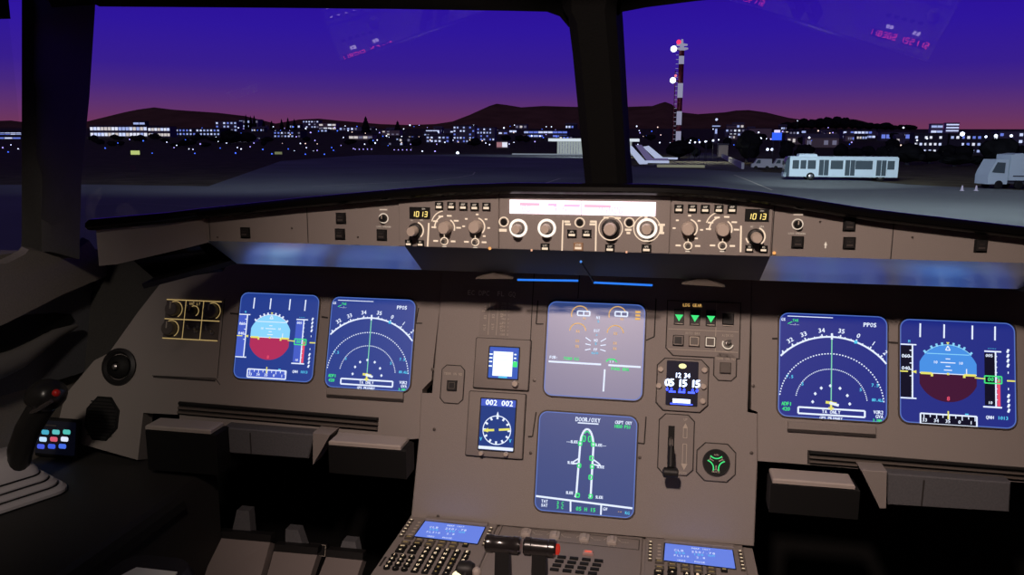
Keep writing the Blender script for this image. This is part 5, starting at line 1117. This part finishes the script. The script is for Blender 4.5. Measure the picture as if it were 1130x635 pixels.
tree(768, 163, 178, 11, 'r', 275, 'small dark tree just right of the tree at the mast foot')
tree(824, 143, 183, 26, 'r', 215, 'tall dark tree between the road and the blue sign')
tree(868, 158, 172, 14, 'r', 240, 'dark bush left above the front of the bus')
tree(1000, 158, 190, 36, 'r', 200, 'wide dark tree just right of the bus')
tree(1024, 166, 190, 30, 'r', 200, 'dark tree in front of the left wing of the office block')
tree(1052, 170, 192, 34, 'r', 190, 'low dark tree below the lit office windows')
tree(1102, 152, 190, 34, 'r', 180, 'tall dark tree left of the white truck')
tree(1124, 160, 190, 22, 'r', 180, 'dark tree behind the white truck')
tree(1077, 172, 190, 22, 'r', 186, 'small dark tree in the gap between bus and truck')
tree(404, 128, 150, 12, 'c', 900, 'tall conical tree, the highest on the skyline left of centre')
tree(439, 133, 150, 10, 'c', 900, 'smaller conical tree right of the tallest conical tree')
tree(254, 143, 160, 26, 'r', 520, 'broad dark tree cluster below the stepped white-lit block')
tree(274, 146, 160, 22, 'r', 520, 'dark tree right of the broad tree cluster')
for k, (x, y) in enumerate(((272, 126), (277, 127.5), (281, 127), (311, 131), (318, 129.5), (325, 131), (291, 132), (300, 133))): tree(x, y, 142, 6, 'c', 1150, 'small conical tree on the ridge at the right shoulder of the left hill', 'small conical trees on the left ridge')
rs = random.Random(5)
for k in range(16): x = 868+k*9; tree(x, 128.5+abs(x-915)*.12+rs.uniform(-1.5, 1.5), 150+rs.uniform(0, 4), rs.uniform(10, 15), 'r', 1250, 'dark round tree along the wooded ridge above the bus', 'trees on the ridge above the bus')
for k in range(46): x = rs.choice([rs.uniform(290, 620), rs.uniform(100, 300), rs.uniform(690, 1000)]); pb = rs.uniform(154, 163); tree(x, pb-rs.uniform(5, 9), pb, rs.uniform(7, 15), 'r', yat(pb)-25, 'dark round tree scattered among the town houses', 'trees among the town houses')
for k in range(12): x = rs.uniform(870, 1130); tree(x, 160+rs.uniform(-2, 3), 172, rs.uniform(14, 22), 'r', 260+rs.uniform(-20, 20), 'dark bush in the hedge line behind bus and truck', 'bushes behind the bus')

# ------------------------------------------------------------------ lamps
LC = [emi('lamp_blue', (70, 110, 255), 2), emi('lamp_white', (215, 225, 255), 2.6), emi('lamp_violet', (175, 160, 255), 2), emi('lamp_warm', (255, 220, 205), 1.8)]
LP_ = {}
def lamp(px, py, D, k, rpx, lab, group, nm='field_light', cat='light'):
    c = aty(px, py, D); h = max(.5, c.z-gz(D)); r_ = rpx*D/FPX; key = (nm, k, round(r_, 1), round(h, 0))
    if key not in LP_:
        a_ = MB(); a_.rod((0, 0, 0), (0, 0, max(.05, round(h, 0))), .05+r_*.12, BW['dark'], seg=6); b_ = MB(); b_.ball((0, 0, max(.4, round(h, 0))), max(.1, round(r_, 1)), LC[k], 1); LP_[key] = (a_.mesh('post'), b_.mesh('lamp_head'))
    t = thing(nm, lab, cat, T(c.x, D, c.z-max(.4, round(h, 0))), group)
    for n_, me in zip(('post', 'lamp_head'), LP_[key]): o = bpy.data.objects.new(n_, me); COL.objects.link(o); o.parent = t
for x, y in ((115, 172), (168, 169.5), (215, 169.5), (260, 169), (300, 170), (337, 170.5), (358, 170.5), (9, 168)): lamp(x, y, 285, 0, .95, 'blue taxiway edge light at the far side of the dark field', 'blue edge lights on the field')
for x, y in ((116, 163.5), (130, 158), (143, 154), (158, 155.5), (184, 157), (192, 163), (195, 160.5), (208.5, 164.5), (213, 165), (221, 159), (243, 163.5), (262, 163), (250, 158), (266, 164.5), (276, 162), (290, 165), (294, 167), (318, 164.5), (325, 167), (338, 163), (346, 167), (350, 166), (368, 166), (374, 168), (366, 163), (390, 164), (414, 158), (466, 167), (480, 167), (536, 158), (20, 164.5), (12, 160), (3, 163)):
    lamp(x, y, 400, random.choice([1, 1, 0, 2]), random.choice([.6, .75, .95]), 'white or bluish pole light scattered over the far edge of the field', 'pole lights along the far field edge')
for i in range(5): lamp(392+i*4.5, 164.8, 440, 2, .7, 'violet-white light in the short row below the tall conical tree', 'row of five lights left of centre')
for i in range(5): lamp(435+i*4.6, 165.5, 440, 2, .7, 'violet-white light in the short row nearer the middle hill', 'row of five lights nearer the centre')
lamp(505, 169, 330, 1, 2.0, 'brightest white ground light at the apron edge below the middle hill', None)
lamp(370.5, 168.5, 380, 0, 1.1, 'blue light at the top of the small blue cluster left of centre', None)
for x, y, s_ in ((761, 157.8, 1.0), (767, 157.2, 1.15), (772, 157, 1.15), (778.5, 156.3, 1.25), (787, 155.2, 1.3), (793, 154.4, 1.0)): lamp(x, y, 250-(x-761)*1.2, 1, s_, 'lamp post in the row along the road right of the mast', 'street lamps along the road', 'street_lamp', 'street lamp')
lamp(780, 156, 180, 1, .6, 'tall pale lamp post standing nearest at the roadside right of the mast', None, 'street_lamp', 'street lamp')
for x, y, k, s_ in ((690, 143, 3, .7), (728, 157.5, 1, .9), (839, 153, 1, 1.6), (847, 165, 1, 1.6), (852, 165, 1, 1.5), (955, 166, 1, 1.1), (880, 133.5, 1, .5), (893, 152, 1, 1.1), (997, 141, 1, .8), (1012, 155, 1, 1.0), (1023, 153, 1, 1.0), (1062, 148, 1, 2.4), (1099, 150, 1, 1.9), (1116, 150, 1, 1.7), (1088, 151, 1, 1.3)):
    c_ = 'bright lamp glowing among the dark trees and buildings to the right of the centre post'; lamp(x, y, 390, k, s_, c_, 'scattered lamps on the right')
rs = random.Random(11)
LS = []
for i in range(170):
    a = rs.random(); x = rs.uniform(300, 625) if a < .6 else rs.uniform(100, 300) if a < .75 else rs.uniform(690, 1000); y = rs.uniform(138, 161); D = 1000 if y < 146 else 700 if y < 154 else 480
    if any(abs(x-u_) < 2.2 and D == v_ for u_, v_ in LS): continue
    LS.append((x, D))
    lamp(x, y, D, rs.choice([0, 1, 1, 2, 3]), rs.uniform(.4, .85), 'tiny distant lamp on a pole somewhere in the lit town on the slope', 'distant lamps of the town', 'distant_lamp', 'lamp')

for i in range(34):
    x, y = (rs.uniform(498, 562), rs.uniform(140, 160)) if i < 20 else (rs.uniform(582, 626), rs.uniform(145, 158)); D = 640 if y > 150 else 860
    if any(abs(x-u_) < 3 and abs(D-v_) < 260 for u_, v_ in LS): continue
    LS.append((x, D)); lamp(x, y, D, rs.choice([0, 1, 1]), rs.uniform(.7, 1.15), 'bright bluish-white lamp among the blocks at the foot of the middle hill', 'bright lamps at the foot of the middle hill', 'town_lamp', 'lamp')
# ------------------------------------------------------------------ bus
A, B = gnd(866, 199), gnd(990, 200.5); d = (B-A); L = d.length; ang = math.atan2(d.y, d.x)
t = thing('airport_bus', 'pale blue-white airport bus standing sideways on the apron', 'bus', T(A.x, A.y, GZ+.03) @ Matrix.Rotation(ang, 4, 'Z')); PB = mat('bus_paint', (.62, .76, .82), .45); DG = mat('bus_glass', (.07, .10, .115), .15, 0, .6); H = 3.05; WDT = 2.8
m_ = MB(); m_.solid([[(x0, 0, z) for x0 in ()] or [(.5+e, 0+e, z), (L-e, 0+e, z), (L-e, WDT-e, z), (.5+e, WDT-e, z)] for z, e in ((.45, .0), (H-.15, 0), (H, .15))], PB); m_.build('body', t)
m_ = MB(); m_.solid([[(.5, .08, z0) , (.5-f, .3, z0), (.5-f, WDT-.3, z0), (.5, WDT-.08, z0)] for z0, f in ((.5, .55), (1.3, .6), (2.2, .5), (2.95, .25))], DG); m_.build('windscreen', t)
m_ = MB(); m_.solid([[(.1, .2, z0), (-.12, .4, z0), (-.12, WDT-.4, z0), (.1, WDT-.2, z0)] for z0 in (.4, .95)], PB); m_.build('front_bumper', t)
m_ = MB(); m_.solid([[(1.6+e, .4+e, z), (3.9-e, .4+e, z), (3.9-e, WDT-.4-e, z), (1.6+e, WDT-.4-e, z)] for z, e in ((H, 0), (H+.25, .05), (H+.35, .3))], PB); m_.build('roof_unit', t)
m_ = MB(); m_.box(1.0, L-.1, -.06, 0, H-.38, H-.12, emi('bus_fascia', (170, 195, 215), .35) if 0 else PB, .02); m_.build('roof_band', t)
sx_ = L/14.6
for x0, x1 in ((.9, 1.75), (1.95, 2.7), (2.9, 3.95), (5.9, 7.5), (9.1, 11.3), (13.2, 14.1)):
    m_ = MB(); m_.box(x0*sx_, x1*sx_, -.03, .0, 1.45, 2.55, DG); m_.build('side_window', t)
    if x1-x0 > 1.5: m_ = MB(); m_.box(x0*sx_+.12, x1*sx_-.12, -.05, -.02, .62, 1.3, PB, .02); m_.build('side_panel', t)
for x0 in (4.4, 7.8, 11.8):
    m_ = MB(); m_.box(x0*sx_, (x0+1.25)*sx_, -.04, 0, .6, 2.6, DG); m_.build('door', t)
    b_ = MB(); b_.box((x0+.6)*sx_, (x0+.66)*sx_, -.07, -.03, .6, 2.6, PB); b_.box(x0*sx_, (x0+1.25)*sx_, -.07, -.03, .5, .64, PB); b_.build('door_frame', t)
for x in (3.35, 12.4):
    for y in (-.03, WDT-.27):
        m_ = MB(); m_.T = frm((1, 0, 0), (0, 0, 1), (0, -1, 0), (x*sx_, y+.3, .5)); m_.lathe([(.3, 0), (.5, .02), (.5, .28), (.42, .3), (.26, .3), (.24, .26), (.1, .27)], BLACK, seg=20); m_.lathe([(.24, .262), (.2, .29)], METAL, seg=14); m_.build('wheel', t)
m_ = MB(); m_.tube([(.3, .1, 2.75), (-.25, -.1, 2.8), (-.35, -.12, 2.4)], .05, BW['dark'], 6); m_.box(-.42, -.28, -.3, .05, 1.95, 2.45, BLACK); m_.build('mirror', t)
# white service truck at the right edge
A = gnd(1089, 209); t = thing('service_truck', 'white high-sided service truck cut off by the right edge', 'truck', T(A.x, A.y, GZ+.03) @ Matrix.Rotation(.22, 4, 'Z')); PT = mat('truck_paint', (.5, .6, .68), .5)
def side(pts, y0, y1, m, nm): b_ = MB(); b_.T = frm((1, 0, 0), (0, 0, 1), (0, -1, 0), (0, y1, 0)); b_.prism(pts, 0, y1-y0, m); return b_.build(nm, t)
side([(0, .5), (2.1, .5), (2.1, 3.1), (.75, 3.1), (.15, 1.9), (0, 1.4)], 0, 2.3, PT, 'cab')
side([(.35, 1.75), (1.7, 1.65), (1.7, 2.75), (.85, 2.8)], -.05, 0, DG, 'cab_window')
side([(2.2, .9), (7.5, .9), (7.5, 1.3), (6.2, 1.4), (4.3, 3.2), (3.4, 3.75), (2.2, 3.6)], -.1, 2.4, PT, 'load_box')
side([(2.2, .55), (7.5, .55), (7.5, .85), (2.2, .85)], .2, 2.1, BW['dark'], 'chassis')
side([(2.6, 1.3), (4.6, 1.3), (4.6, 1.42), (2.6, 1.42)], -.14, -.1, BW['dark'], 'stripe')
for x in (1.2, 3.4, 6):
    for y in (-.05, 2.05): m_ = MB(); m_.T = frm((1, 0, 0), (0, 0, 1), (0, -1, 0), (x, y+.28, .45)); m_.lathe([(.25, 0), (.45, .02), (.45, .26), (.38, .28), (.2, .28), (.2, .24)], BLACK, seg=18); m_.build('wheel', t)
# marker cones
for px, lab in ((1061.5, 'small white marker cone on the apron, the left one of two before the truck'), (1077, 'small white marker cone on the apron, nearer the truck')):
    c = gnd(px, 211); m_ = MB(); m_.lathe([(.22, 0), (.2, .05), (.13, .06), (.06, .5), (.04, .54)], MW, seg=12); tag(m_.build('marker_cone', None, T(c.x, c.y, GZ+.03)), lab, 'cone')
# parked vans in the dark, left of the bus
for px, lab in ((829, 'small pale van parked in the dark, the farther left of two beside the road'), (851, 'small bluish van parked in the dark just left of the bus')):
    c = gnd(px, 187); t = thing('parked_van', lab, 'van', T(c.x, c.y, GZ)); m_ = MB(); m_.T = frm((1, 0, 0), (0, 0, 1), (0, -1, 0), (0, 1.8, 0)); m_.prism([(0, .35), (3.6, .35), (3.6, 1.9), (1, 1.95), (.5, 1.1), (0, 1.0)], 0, 1.8, BW['white']); m_.build('body', t)
    m_ = MB(); m_.T = frm((1, 0, 0), (0, 0, 1), (0, -1, 0), (0, 0, 0)); m_.prism([(.75, 1.1), (1.6, 1.1), (1.6, 1.75), (1.1, 1.75)], 0, .04, DG); m_.build('side_window', t)
    for x in (.8, 2.8):
        m_ = MB(); m_.T = frm((1, 0, 0), (0, 0, 1), (0, -1, 0), (x, .1, .33)); m_.lathe([(.2, 0), (.33, .01), (.33, .2), (.2, .2)], BLACK, seg=14); m_.build('wheel', t)

# apron floodlights
spot('apron_flood_right', (5, 30, 24), (34, 88, GZ), 0, 98000, (.8, .92, 1), 70, .8, 1.0)
spot('apron_flood_bus', (8, 70, 12), (22, 108, -2.0), 0, 36000, (.8, .93, 1), 46, .8, .6)
spot('apron_flood_far', (-20, 250, 22), (-24, 300, GZ), 0, 60000, (.8, .9, 1), 125, .9, 1.0)
spot('apron_flood_left', (-30, 60, 26), (-55, 120, GZ), 0, 12000, (.75, .85, 1), 130, .9, 1.0)
spot('road_lamp_glow', (9, 215, 9), (9, 210, GZ), 0, 9000, (1, .95, .7), 120, .9, .5)
spot('mast_base_glow', (-2, 235, 8), (4, 262, 6), 0, 2500, (.8, .85, 1), 80, .9, .5)

l = bpy.data.lights.new('ambient_fill_sun', 'SUN'); l.energy = .16; l.color = (.95, .75, .9); l.angle = .6; o = bpy.data.objects.new('ambient_fill_sun', l); COL.objects.link(o); o.rotation_euler = Vector((.25, 1, -.75)).to_track_quat('-Z', 'Y').to_euler()  # added fill sun from behind the camera, brightens hills and ground
